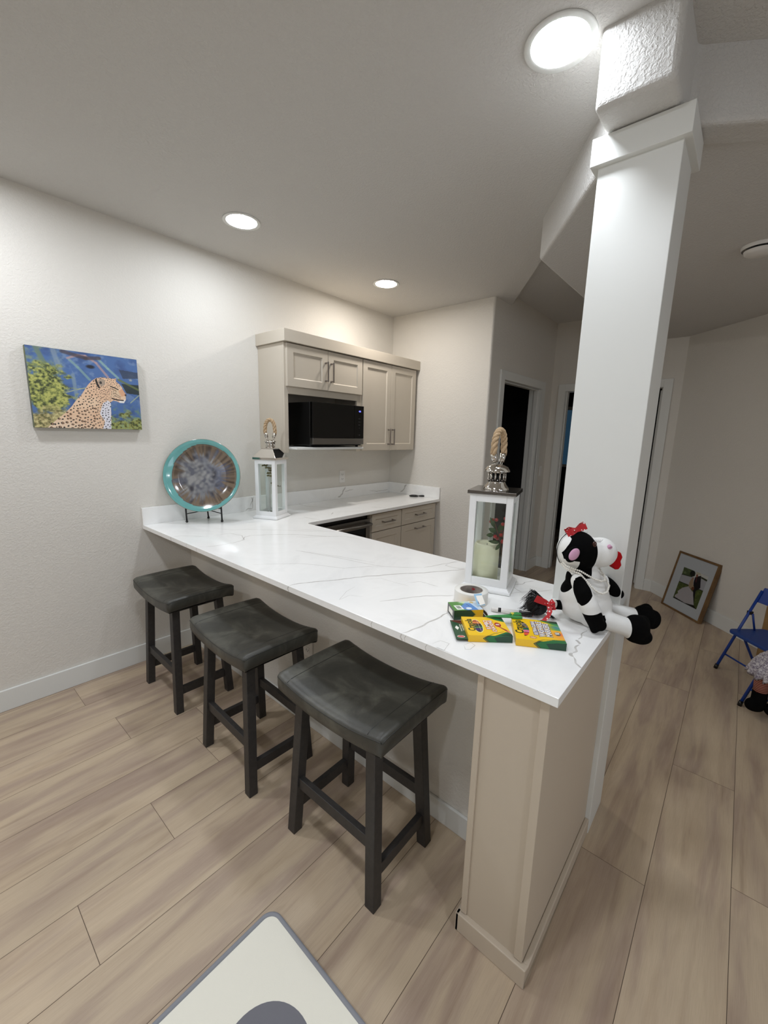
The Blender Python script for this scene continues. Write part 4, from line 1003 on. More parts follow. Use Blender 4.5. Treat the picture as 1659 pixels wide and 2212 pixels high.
x, y = pos(.545, .44, w, d); vtext(tp1, 'JUMBO', .019, x, y, hh + .0003, 'ink_red', .0016, 1.05); vtext(tp1, 'JUMBO', .019, x, y, hh + .0006, 'ink_white', .0004, 1.05)
x, y = pos(.655, .50, w, d); vtext(tp1, 'CRAYONS', .017, x, y, hh + .0003, 'ink_red', .0016, 1.0); vtext(tp1, 'CRAYONS', .017, x, y, hh + .0006, 'ink_white', .0004, 1.0)
x, y = pos(.80, .42, w, d); vtext(tp1, '8', .016, x, y, hh + .0004, 'ink_white', .0004)
tb = Art(36, 120, '174a2c'); tb.poly([(0, 0), (1, 0), (1, .22), (.6, .16), (.2, .08)], '5a2a1c'); tb.ell(.4, .42, .16, .07, 'eef0e6'); tb.ell(.4, .42, .08, .11, 'eef0e6')
tb.ell(.48, .87, .33, .055, 'efe9e2'); tb.ell(.48, .87, .28, .042, 'd0504a')
hx = -w / 2
tab = MB().box(hx - .036, hx, -d / 2, d / 2, .006, .0078).build('hang_tab', 'card_dark', cb)
tb.build('tab_print', M['card'], tab, (hx - .036, d / 2, .0081), (.036, 0, 0), (0, -d, 0))
vtext(tab, 'Nontoxic Crayons', .0062, hx - .0105, .010, .0084, 'ink_white'); vtext(tab, 'Crayola 8 Jumbo', .0062, hx - .0035, .012, .0084, 'ink_white')
# markers
kb = thing('marker_box', 'yellow and green box of washable markers lying beside the plush cow', 'marker box', (.2735, -2.4215, .9145), R(-60.5)); w, d, hh = .141, .147, .0225
T = Art(170, 170, 'f3c516')
T.poly([(.46, -.05), (1.05, -.05), (1.05, .3), (.8, .12)], '2b7a3c'); T.poly([(.62, -.05), (1.05, -.05), (1.05, .2)], '17402a')
gx = np.clip((T.X - .72) * 5, 0, 1); T.put(gx * (T.Y < .45) * (T.Y > .12), '3f9a55', .8); T.put(gx * np.clip(1 - np.abs(T.Y - .30) * 7, 0, 1), '2c7aa8', .8); T.put(gx * np.clip(1 - np.abs(T.Y - .62) * 5, 0, 1), 'e86a3a', .9); T.put(gx * np.clip(1 - np.abs(T.Y - .78) * 7, 0, 1), 'f0a23a', .8)
T.poly([(.45, 1.05), (.75, .90), (1.05, .86), (1.05, 1.05)], '1c6b35')
for s_ in (0, .03): T.line([(.38 + s_, 1.03), (.55 + s_, .93), (1.03, .84)], .005, '27401a')
T.line([(.44, .0), (.75, .12), (1.0, .26)], .008, 'b7cf4a')
msk = (np.hypot((T.X - .19) / .135, (T.Y - .50) / .34) < 1) & (T.X > .19); T.put(msk.astype(float), '1c1310')
for y0, y1, c_ in ((.24, .27, 'c9bcae'), (.32, .35, 'c9bcae'), (.40, .43, 'c9bcae'), (.48, .54, '28775c'), (.56, .66, 'e07a9c'), (.68, .80, 'e8563a')): T.put((msk & (T.Y > y0) & (T.Y < y1)).astype(float), c_)
star = [(.36 + (.09 if i % 2 else .06) * math.cos(i * PI / 9), .87 + (.075 if i % 2 else .045) * math.sin(i * PI / 9)) for i in range(18)]; T.poly(star, 'c98a5a'); T.ell(.36, .87, .055, .035, 'e6b98a')
T.ell(.90, .60, .058, .085, '1c2b22'); carton(kb, w, d, hh, T, chevron_front(.38))
tp2 = [o for o in kb.children if o.name.startswith('top_print')][0]
x, y = pos(.115, .44, w, d); vtext(tp2, 'Crayola', .034, x, y, hh + .0003, 'ink_yellow', .0016, .85); vtext(tp2, 'Crayola', .034, x, y, hh + .0006, 'ink_green', .0007, .85)
for s_, sz, u_, v_, sx_ in (('ULTRA-CLEAN', .015, .45, .43, .95), ('WASHABLE', .0245, .575, .45, .82), ('MARKERS', .0245, .715, .47, .88)):
    x, y = pos(u_, v_, w, d); vtext(tp2, s_, sz, x, y, hh + .0003, 'ink_blue', .0019, sx_); vtext(tp2, s_, sz, x, y, hh + .0006, 'ink_white', .0005, sx_)
x, y = pos(.90, .60, w, d); vtext(tp2, '10', .017, x, y, hh + .0004, 'ink_white', .0006)
# small open crayon carton
sb = thing('small_carton', 'small open green and yellow crayon carton with a blue picture on its upper side', 'crayon box', (.256, -2.178, .9145), R(-41)); w, d, hh = .102, .072, .0335
T = Art(130, 90, '4f86c8'); T.put(np.clip((.42 - T.X + .10 * np.sin(T.Y * 7)) * 14, 0, 1), '4c8a3a'); T.put(np.clip((.30 - T.Y) * 5, 0, 1) * np.clip((T.X - .3) * 8, 0, 1), 'd9e2d0', .8)
T.ell(.50, .12, .06, .10, 'c4d4a0'); T.ell(.55, .80, .10, .12, 'dfe9f0'); T.ell(.45, .68, .05, .07, '7a86c8'); T.line([(.58, .30), (.62, .55)], .014, '27305a'); T.poly([(.70, 0), (.98, 0), (1, 1), (.84, 1)], 'dde6ea', .8); T.line([(.78, .1), (.90, .9)], .008, '9fb4cc')
T.ell(.80, .14, .07, .10, 'c9b070'); T.poly([(.10, .42), (.34, .42), (.37, .90), (.13, .90)], 'eef2ea'); T.poly([(.15, .50), (.29, .50), (.32, .80), (.17, .80)], 'a8b4a8')
for i in range(9): T.line([(.165 + i * .015, .52), (.185 + i * .015, .78)], .0035, '2a2e2a')
Fr = Art(120, 40, '17402a'); Fr.poly([(.60, 0), (1, 0), (1, 1), (.60, 1), (.76, .48)], 'd8ac18')
for s_ in (0, .045): Fr.line([(.58 + s_, 0), (.74 + s_, .48), (.58 + s_, 1)], .010, 'c9a51e', 1, .4)
carton(sb, w, d, hh, T, Fr, left='2b2f2e', right='5b3a2c')
MB().box(-w / 2 - .0006, -w / 2 - .0001, -d * .3, d * .28, .008, .026).build('white_label', 'ink_white', sb)
fl_ = Art(50, 40, '9cc4e0'); fl_.ell(.4, .4, .2, .25, 'ece6d8'); fl_.ell(.62, .5, .14, .2, '6a5a4c'); fl_.ell(.3, .75, .1, .12, '5a6a90')
fo = thing and MB().hexa([(w / 2 - .012, d / 2 - .045, hh + .0005), (w / 2 + .018, d / 2 - .040, hh + .006), (w / 2 + .018, d / 2 - .0405, hh + .007), (w / 2 - .012, d / 2 - .0455, hh + .0015)], [(w / 2 - .014, d / 2 - .010, hh + .030), (w / 2 + .016, d / 2 - .006, hh + .030), (w / 2 + .016, d / 2 - .0065, hh + .031), (w / 2 - .014, d / 2 - .0105, hh + .031)]).build('lid_flap', 'ink_white', sb)
fl_.build('flap_print', M['card'], fo, (w / 2 - .014, d / 2 - .0112, hh + .0311), (.030, .004, 0), (.002, -.035, -.0285))
mb = MB()
for i in range(8):
    a0 = i / 8; a1 = (i + 1) / 8; f_ = lambda t_: (w / 2 + .020 * math.sin(t_ * PI * .5), hh * .96 - .030 * t_ ** 1.3)
    (x0_, z0_), (x1_, z1_) = f_(a0), f_(a1); mb.hexa([(x0_, -d / 2 + .002, z0_ - .0006), (x1_, -d / 2 + .002, z1_ - .0006), (x1_, d / 2 - .002, z1_ - .0006), (x0_, d / 2 - .002, z0_ - .0006)], [(x0_, -d / 2 + .002, z0_), (x1_, -d / 2 + .002, z1_), (x1_, d / 2 - .002, z1_), (x0_, d / 2 - .002, z0_)])
mb.build('end_flap', 'card_brown', sb)

# dry-erase pen
a_ = Vector((.348, -2.230, 0)); b_ = Vector((.402, -2.357, 0)); dd = (b_ - a_)
pn_ = thing('marker_pen', 'white dry-erase pen with a black cap resting against the dark tail tuft', 'pen', (a_.x, a_.y, .9145), math.atan2(dd.y, dd.x))
Lp = dd.length
MB().tube([(0, 0, .0085), (.004, 0, .0085), (.006, 0, .0085), (Lp * .68, 0, .0092)], [.006, .0075, .0082, .0082], 20).build('barrel', 'outlet', pn_)
MB().tube([(Lp * .681, 0, .0095), (Lp * .70, 0, .0095), (Lp * .98, 0, .0098), (Lp, 0, .0098)], [.0088, .0092, .0080, .0066], 20).build('cap', 'blackplastic', pn_)
MB().box(Lp * .74, Lp * .97, -.0016, .0016, .0178, .0192).build('cap_clip', 'outlet', pn_)
for k_, xx in enumerate((.024, .088)): MB().tube([(xx, 0, .0088), (xx + .010, 0, .0089)], .0083, 20).build('print_band', 'ink_black', pn_)

# safety scissors
sc = thing('craft_scissors', 'green plastic craft scissors with a yellow pivot lying across the boxes', 'scissors', (.308, -2.325, .9385))
sc.rotation_euler = (0, 0, math.atan2(-.066, .069))
M['greenplastic'] = mat('green_plastic', '3a8c48', .35); M['yellowplastic'] = mat('yellow_plastic', 'd8c84a', .4)
ln = .094
MB().prism([(-ln, .0005), (-ln * .9, -.003), (-.012, -.013), (0, -.012), (.004, 0), (-.006, .009), (-ln * .7, .004)], .0, .005).build('blade_cover', 'greenplastic', sc, bevel=.0015)
mb = MB().prism(round_poly([(-.006, .010), (.020, .013), (.030, .006), (.030, -.004), (.004, -.006), (-.008, -.002)], [0, 1, 2, 3], .003, 3), .0052, .0105)
mb.prism(round_poly([(-.010, -.014), (.006, -.022), (.026, -.021), (.028, -.010), (.004, -.006), (-.010, -.004)], [0, 1, 2, 3], .003, 3), -.001, .0075); mb.build('handle', 'greenplastic', sc, bevel=.002)
MB().cyl((.0, .001, .0), (.0, .001, .0125), .0055).build('pivot', 'yellowplastic', sc, bevel=.001)

# ------------------------------------------------------------------ plush cow
OC = Vector((.5075, -2.493, .9145)); yaw = math.atan2(-.759, .651)
cw = thing('plush_cow', 'black and white plush cow with red tongue and pearls sitting on the counter end', 'stuffed toy', OC, yaw)
def paint_mat(name, white, dark='060606', th=.0):
    t = NT(name); a_ = t.new('ShaderNodeAttribute'); a_.attribute_name = 'patch'
    r_ = t.new('ShaderNodeValToRGB'); e = r_.color_ramp.elements; e[0].position = .49; e[0].color = (*lin(white), 1); e[1].position = .51; e[1].color = (*lin(dark), 1)
    t.link(a_.outputs['Fac'], r_.inputs['Fac']); t.link(r_.outputs['Color'], t.b.inputs['Base Color'])
    t.b.inputs['Roughness'].default_value = .95; t.b.inputs['Specular IOR Level'].default_value = .08
    t.bump(t.noise(t.coord(), 420, 3), .35, .001); return t.m
M['plush'] = paint_mat('short_plush', 'e3e3e0')
mb = MB()
mb.ell((-.002, 0, .062), (.084, .082, .066), 28, 18).ell((-.008, 0, .085), (.079, .074, .078), 28, 18).ell((-.018, 0, .145), (.055, .052, .060), 24, 16)
mb.ell((-.050, 0, .246), (.062, .063, .064), 28, 18).ell((-.038, 0, .225), (.055, .056, .045), 24, 16)
mb.ell((.028, 0, .240), (.052, .051, .050), 24, 16).ell((-.002, 0, .243), (.044, .052, .047), 20, 14)
def cap(pts, rs, n=16):
    mb.tube(pts, rs, n); mb.ell(pts[0], rs[0], 16, 10); mb.ell(pts[-1], rs[-1], 16, 10)
cap([(-.062, -.052, .160), (-.052, -.078, .128), (-.036, -.093, .090), (-.018, -.098, .052), (-.010, -.098, .034)], [.022, .027, .0285, .027, .024])
mb.ell((.004, -.104, .030), (.018, .014, .020), 14, 10).ell((-.016, -.104, .022), (.015, .014, .020), 14, 10)
cap([(.010, .045, .155), (.060, .058, .132), (.100, .062, .108), (.132, .062, .084), (.146, .062, .072)], [.020, .022, .025, .023, .018])
cap([(.000, -.045, .032), (.045, -.064, .029), (.085, -.070, .018), (.125, -.072, .004)], [.036, .032, .030, .029])
cap([(.010, .045, .034), (.070, .050, .030), (.140, .048, .012), (.215, .046, -.004)], [.032, .028, .027, .027])
# hooves
mb.ell((.136, -.072, .006), (.041, .040, .047), 20, 14).ell((.150, -.078, -.016), (.036, .032, .026), 18, 12).ell((.160, -.066, .018), (.022, .022, .032), 16, 12)
mb.ell((.235, .046, -.006), (.040, .038, .043), 20, 14).ell((.262, .036, -.010), (.028, .019, .036), 16, 12).ell((.248, .060, .006), (.028, .017, .034), 16, 12)
body_me = fuse(mb, .0042, 'body', 5)
n_ = len(body_me.vertices); P = np.zeros(n_ * 3); body_me.vertices.foreach_get('co', P); P = P.reshape(-1, 3)
P[:, 2] = np.where((P[:, 1] * .651 - P[:, 0] * .759 > -.086) & (P[:, 2] < .001), .001, P[:, 2])   # rests flat on the worktop
body_me.vertices.foreach_set('co', P.ravel())
def el(c_, r_, soft=1.0): return (1 - np.sqrt((((P - np.array(c_)) / np.array(r_)) ** 2).sum(1))) * min(r_)
pt = np.full(n_, -.02)
def in_poly(poly):   # signed distance-ish in the (x,z) plane
    x, z = P[:, 0], P[:, 2]; ins = np.zeros(n_, bool); dist = np.full(n_, 9.)
    for i in range(len(poly)):
        (x0, z0), (x1, z1) = poly[i], poly[(i + 1) % len(poly)]
        if z0 != z1: ins ^= ((z0 > z) != (z1 > z)) & (x < (x1 - x0) * (z - z0) / (z1 - z0) + x0)
        dx, dz = x1 - x0, z1 - z0; t_ = np.clip(((x - x0) * dx + (z - z0) * dz) / (dx * dx + dz * dz), 0, 1)
        dist = np.minimum(dist, np.hypot(x - x0 - t_ * dx, z - z0 - t_ * dz))
    return np.where(ins, dist, -dist)
near = P[:, 1] < 0
hp = in_poly([(-.093, .318), (-.060, .330), (-.030, .318), (-.014, .296), (-.006, .280), (-.006, .240), (-.008, .195), (-.016, .165), (-.056, .160), (-.062, .222), (-.101, .222), (-.108, .242), (-.098, .266), (-.084, .290)])
pt = np.maximum(pt, np.where(near | (P[:, 2] > .288), hp, -.02))
pt = np.maximum(pt, np.where(P[:, 1] > 0, in_poly([(-.075, .26), (-.03, .29), (-.008, .26), (-.02, .20), (-.06, .20)]), -.02))   # far side eye patch
arm = in_poly([(-.098, .160), (-.078, .182), (-.052, .176), (-.036, .146), (-.034, .128), (-.064, .092), (-.092, .12)])
pt = np.maximum(pt, np.where(P[:, 1] < -.066, arm, -.02))
hand = in_poly([(-.060, .064), (-.012, .078), (.05, .06), (.05, -.02), (-.06, -.02)])
pt = np.maximum(pt, np.where((P[:, 1] < -.080) & (P[:, 0] < .026), hand, -.02))
pt = np.maximum(pt, np.where(P[:, 1] < .03, in_poly([(-.105, .195), (-.068, .172), (-.060, .150), (-.066, .125), (-.086, .098), (-.12, .09)]) * (P[:, 1] > -.050) - .02 * (P[:, 1] <= -.050), -.02))
pt = np.maximum(pt, np.where(P[:, 1] > .03, P[:, 0] - .094, -.02) * (P[:, 2] > .05) - .02 * (P[:, 2] <= .05))      # far paw
pt = np.maximum(pt, (P[:, 0] - .106) * ((P[:, 1] < -.02) & (P[:, 2] < .06)) - .02 * ((P[:, 1] >= -.02) | (P[:, 2] >= .06)))
pt = np.maximum(pt, (P[:, 0] - .200) * (P[:, 1] > .0) - .02 * (P[:, 1] <= 0))
pt = np.maximum(pt, np.where((P[:, 1] > -.05) & (P[:, 1] < .02), in_poly([(.020, .062), (.050, .052), (.098, .034), (.070, .012), (.034, .03)]), -.02))
at = body_me.attributes.new('patch', 'FLOAT', 'POINT'); at.data.foreach_set('value', np.clip(.5 + pt * 90, 0, 1).astype(np.float32))
body_me.materials.append(M['plush']); bo = D.objects.new('body', body_me); COL.objects.link(bo); bo.parent = cw
M['plush_black'] = mat('black_plush', '070707', .95, spec=.08); M['plush_white'] = mat('white_plush', 'd9d7cf', .95, spec=.08, bump=(420, .35, .001))
M['plush_pink'] = mat('pink_plush', 'c99bb4', .9, spec=.1); M['felt_red'] = mat('red_felt', 'a80e14', .85, spec=.15)
for s_ in (-1, 1):
    rot = (Matrix.Rotation(R(-38), 3, 'Y') @ Matrix.Rotation(R(20) * -s_, 3, 'Z'))
    c_ = Vector((-.090, -.064, .250)) if s_ < 0 else Vector((-.058, .066, .246))
    ear = MB().ell(c_ + Vector((-.003, 0, -.002)), (.030, .009, .0215), 20, 12, rot).build('ear', 'plush_black', cw)
    MB().ell(c_ + Vector((0, s_ * .0055, 0)), (.0235, .0065, .0155), 20, 12, rot).build('ear_lining', 'plush_pink', ear)
mb = MB()
for s_ in (-1, 1): mb.ell((.034, s_ * .0395, .268), (.0075, .006, .0095), 14, 10); mb.torus((.034, s_ * .045, .269), .0048, .0022, 16, 8, Matrix.Rotation(PI / 2 - s_ * .4, 3, 'X'))
mb.build('nostril', 'plush_pink', cw)
for s_ in (-1, 1):
    e_ = MB().ell((-.018, s_ * .046, .278), (.0075, .005, .010), 14, 10).build('eye', mat('brown_eye', '3a1d14', .15), cw)
    mb = MB()
    for k_ in range(5): mb.tube([(-.018 + .004 * k_, s_ * .046, .285), (-.020 + .006 * k_, s_ * .052, .296)], [.0007, .0003], 5)
    mb.build('eyelash', 'black', e_)
mb = MB()
tm = [(.070, .249), (.086, .246), (.094, .230), (.089, .216), (.094, .203), (.086, .188), (.073, .187), (.066, .199), (.056, .206), (.054, .214), (.064, .226)]
mb.prism_xz(tm, -.021, .016); tg = mb.build('tongue', 'felt_red', cw, bevel=.005, seg=3)
# tail : striped tube, dark tuft, dotted bow
mb = MB().tube([(-.078, .004, .050), (-.096, .0, .052), (-.108, -.004, .055)], [.017, .016, .015], 14); mb.build('tail', 'plush_black', cw)
MB().tube([(-.1075, -.004, .055), (-.118, -.007, .058), (-.128, -.009, .058)], [.0155, .0135, .008], 14).build('tail_tip', 'plush_white', cw)
TF = Vector((.006, .048, -.004)); mb = MB().ell(Vector((-.158, -.018, .036)) + TF, (.038, .026, .031), 20, 14, Matrix.Rotation(.35, 3, 'Y'))
g3 = random.Random(4)
for i in range(150):
    a_ = g3.uniform(-1, 1); b_ = g3.uniform(-1, 1); r0 = Vector((-.130 - .01 * abs(b_), -.016 + .014 * b_, .050 + .010 * a_)) + TF; ln_ = g3.uniform(.048, .070)
    mid_ = r0 + Vector((-.030, .026 * b_, .006 + .022 * a_)); end = r0 + Vector((-ln_, .020 * b_ + g3.uniform(-.01, .01), -.026 + .022 * a_ + g3.uniform(-.012, .003)))
    end.z = max(end.z, .003)
    mb.tube([r0, mid_, end], [.0016, .0013, .0003], 4)
for i in range(30):
    b_ = g3.uniform(-1, 1); r0 = Vector((-.140, -.016, .03)) + TF; mb.tube([r0, r0 + Vector((.016, -.012 + .01 * b_, -.014)), r0 + Vector((.030 + g3.uniform(0, .012), -.020 + .016 * b_, -.0265))], [.0015, .0012, .0003], 4)
M['hair'] = mat('black_glossy_hair', '060404', .45, spec=.3); mb.build('tail_tuft', 'hair', cw, clean=False)
t = NT('red_polka_fabric'); v = t.coord(); vo = t.new('ShaderNodeTexVoronoi'); vo.inputs['Scale'].default_value = 95; vo.inputs['Randomness'].default_value = .25
t.link(v, vo.inputs['Vector']); c_ = t.ramp(vo.outputs['Distance'], [(.24, 'ecdedc'), (.27, 'b3101a')]); t.link(c_, t.b.inputs['Base Color']); t.b.inputs['Roughness'].default_value = .55
M['polka'] = t.m
def strip(mb, pts, wdir, w, th=.0012):
    """ribbon strip with thickness: pts path, wdir width direction (one per point or a single vector)"""
    Pn = [Vector(q) for q in pts]; W_ = [Vector(x) for x in wdir] if isinstance(wdir[0], (tuple, Vector)) else [Vector(wdir)] * len(Pn); vs = []
    ws = w if isinstance(w, (list, tuple)) else [w] * len(Pn)
    for i, q in enumerate(Pn):
        d_ = (Pn[min(i + 1, len(Pn) - 1)] - Pn[max(i - 1, 0)]).normalized(); wd = (W_[i] - d_ * W_[i].dot(d_)).normalized(); nn_ = d_.cross(wd)
        for a_, b_ in ((-1, -1), (1, -1), (1, 1), (-1, 1)): vs.append(q + wd * ws[i] / 2 * a_ + nn_ * th / 2 * b_)
    fs = [(i * 4 + j, i * 4 + (j + 1) % 4, (i + 1) * 4 + (j + 1) % 4, (i + 1) * 4 + j) for i in range(len(Pn) - 1) for j in range(4)]
    fs += [(3, 2, 1, 0), tuple((len(Pn) - 1) * 4 + j for j in range(4))]; mb.add(vs, fs)
mb = MB()
strip(mb, [(-.132, -.02, .060), (-.146, -.022, .068), (-.162, -.024, .075), (-.180, -.026, .083)], (.45, 0, 1), [.014, .020, .023, .024])
strip(mb, [(-.132, -.022, .060), (-.126, -.024, .070), (-.118, -.022, .074), (-.112, -.016, .062), (-.118, -.012, .054)], (.0, .9, .2), [.012, .018, .020, .018, .012])
strip(mb, [(-.134, -.026, .056), (-.120, -.030, .062), (-.112, -.028, .052), (-.124, -.024, .048)], (.3, .2, 1), [.012, .019, .018, .012])
strip(mb, [(-.133, -.026, .058), (-.134, -.040, .045), (-.142, -.046, .028), (-.156, -.048, .014), (-.170, -.046, .008)], (1, -.4, .3), [.014, .015, .014, .012, .009])
mb.ell((-.130, -.022, .058), (.009, .008, .009), 12, 8); mb.build('tail_bow', 'polka', cw)
mb = MB(); strip(mb, [(-.170, .01, .010), (-.190, .016, .005), (-.214, .020, .0035), (-.238, .024, .003)], (0, .6, 1), .011); mb.build('ribbon_end', 'polka', cw)
# head band and bow
mb = MB(); pts = [(-.060 - .053 * math.cos(a_), 0.0, .245 + .064 * math.sin(a_)) for a_ in [PI * (-.28 + .92 * i / 24) for i in range(25)]]
pts = [(x - .002, y, z) for x, y, z in pts]; mb.tube(pts, .0013, 8); mb.build('head_band', 'black', cw)
mb = MB()
strip(mb, [(-.094, -.012, .302), (-.080, -.016, .311), (-.064, -.014, .316), (-.050, -.016, .325), (-.034, -.012, .331)], (-.30, .25, .9), [.022, .024, .013, .022, .022])
strip(mb, [(-.092, .010, .306), (-.078, .006, .314), (-.064, -.004, .317), (-.050, .004, .327), (-.036, .008, .334)], (-.2, -.6, .8), [.020, .024, .012, .022, .020])
mb.ell((-.072, -.008, .313), (.008, .010, .009), 12, 8); mb.build('head_bow', 'polka', cw)
# pearl strings
M['pearl'] = mat('pearl_bead', 'e6e3da', .22, coat=.4)
def string(name, keys, nb, r_):
    K = [Vector(k_) for k_ in keys]; seg_ = [0]
    for a_, b_ in zip(K, K[1:]): seg_.append(seg_[-1] + (b_ - a_).length)
    mb = MB()
    for i in range(nb):
        s_ = seg_[-1] * i / (nb - 1); j = max(k_ for k_ in range(len(K) - 1) if seg_[k_] <= s_ + 1e-9)
        t_ = (s_ - seg_[j]) / (seg_[j + 1] - seg_[j] + 1e-9); mb.ell(K[j].lerp(K[j + 1], t_), r_, 8, 6)
    return mb.build(name, 'pearl', cw, clean=False)
string('pearl_necklace', [(-.096, .0, .208), (-.093, -.030, .200), (-.078, -.050, .196), (-.058, -.058, .192), (-.036, -.066, .180), (-.012, -.066, .168), (.012, -.058, .160), (.032, -.044, .158), (.042, -.02, .166), (.040, .02, .182), (.0, .052, .196), (-.06, .052, .204), (-.092, .026, .208), (-.096, .0, .208)], 70, .0034)
string('pearl_necklace', [(-.098, .0, .200), (-.094, -.032, .191), (-.076, -.052, .188), (-.060, -.060, .184), (-.044, -.070, .166), (-.026, -.078, .146), (-.006, -.078, .130), (.016, -.070, .122), (.036, -.058, .124), (.052, -.036, .138), (.052, .0, .158), (.02, .05, .180), (-.06, .054, .196), (-.094, .026, .200), (-.098, .0, .200)], 80, .0036)

# ------------------------------------------------------------------ framed wedding photo leaning on the diagonal wall
wf = D.objects.new('framed_photo', None); COL.objects.link(wf)
tag(wf, 'framed wedding photo with a white mount leaning on the baseboard of the angled wall', 'picture frame')
bl, br_ = Vector((3.624, -2.427, 0)), Vector((3.306, -2.731, 0))
tl = Vector((3.706, -2.494, .522)); ctr = (bl + br_) / 2
xd = (br_ - bl).normalized(); up_ = ((Vector((3.706, -2.494, .522)) + Vector((3.389, -2.811, .522))) / 2 - ctr).normalized(); nd = xd.cross(up_)
fm = Matrix(((xd.x, up_.x, nd.x, ctr.x), (xd.y, up_.y, nd.y, ctr.y), (xd.z, up_.z, nd.z, ctr.z + .001), (0, 0, 0, 1))); wf.matrix_world = fm
fw, fh, bar, dp = .444, .533, .017, .030
M['oakframe'] = mat('walnut_frame', '5f4427', .5, var=('7c5f3a', 8)); M['mount'] = mat('white_mount', 'a9adb0', .8)
MB().box(-fw / 2, fw / 2, 0, bar, -dp, 0).box(-fw / 2, fw / 2, fh - bar, fh, -dp, 0).box(-fw / 2, -fw / 2 + bar, bar, fh - bar, -dp, 0).box(fw / 2 - bar, fw / 2, bar, fh - bar, -dp, 0).build('frame', 'oakframe', wf, bevel=.001)
pw, ph = .270, .303; px0, py1 = -.118 - .002, fh - .128
mb = MB(); a0, a1, b0, b1 = -fw / 2 + bar, fw / 2 - bar, bar, fh - bar; c0, c1, e0, e1 = px0, px0 + pw, py1 - ph, py1
mb.box(a0, a1, e1, b1, -.008, -.0065).box(a0, a1, b0, e0, -.008, -.0065).box(a0, c0, e0, e1, -.008, -.0065).box(c1, a1, e0, e1, -.008, -.0065).build('mount', 'mount', wf)
MB().box(a0, a1, b0, b1, -dp + .002, -.012).build('backing', 'card_brown', wf)
W_ = Art(110, 124, 'b9bab4')
nz = W_.noise(20, 8, 3); W_.poly([(0, .46), (1, .44), (1, 1), (0, 1)], '3f4a22'); W_.put((W_.Y > .46) * np.clip((nz - .5) * 5, 0, 1), '59622e', .8)
W_.poly([(.01, .231), (0, -.05), (.186, -.024), (.338, -.013), (.473, .028), (.515, .134), (.431, .179), (.21, .212)], '3f4a2c'); W_.ell(.40, .09, .12, .10, '0d0f0a', 1, .3); W_.put((W_.X < .3) * (W_.Y < .18) * np.clip((nz - .5) * 6, 0, 1), '7a8560', .7)
W_.poly([(.005, .239), (.434, .184), (.791, .14), (1.005, .148), (.996, .438), (.815, .437), (.4, .447), (0, .461)], '98989c'); W_.line([(.003, .467), (.403, .455)], .014, '1b2010'); W_.line([(.775, .106), (.99, .125)], .03, '23260f'); W_.line([(.8, .44), (1, .44)], .010, '15180c')
W_.line([(0, .235), (.43, .19)], .010, '15180c')
W_.poly([(.42, .486), (.606, .574), (.662, .58), (.857, .931), (.506, .991), (.05, .961), (.037, .897), (.13, .809), (.083, .756), (.217, .601)], '9c9899')
W_.poly([(.008, .985), (.05, .955), (.506, .985), (.857, .925), (.889, .944), (1.0, 1.0), (0, 1)], '14130a')
W_.poly([(.541, .152), (.734, .055), (.796, .24), (.857, .385), (.811, .464), (.739, .527), (.784, .691), (.847, .91), (.699, .658), (.645, .547), (.552, .318)], '0f0a10'); W_.line([(.60, .17), (.63, .28)], .02, '5a2026')
W_.poly([(.425, .24), (.491, .193), (.564, .38), (.638, .459), (.584, .529), (.486, .51), (.417, .481), (.398, .368)], '8f7a62'); W_.ell(.477, .225, .035, .04, '8f6f5c', 1); W_.ell(.586, .10, .04, .055, '7c4f40', 1)
W_.ell(.603, .497, .055, .05, '5e3420', 1); W_.poly([(.513, .07), (.531, -.03), (.613, -.07), (.675, -.02), (.729, .05)], 'aaa390')
M['photo'] = attr_mat('photo_print', .35)
W_.build('photo_print', M['photo'], wf, (px0, py1, -.0085), (pw, 0, 0), (0, -ph, 0))

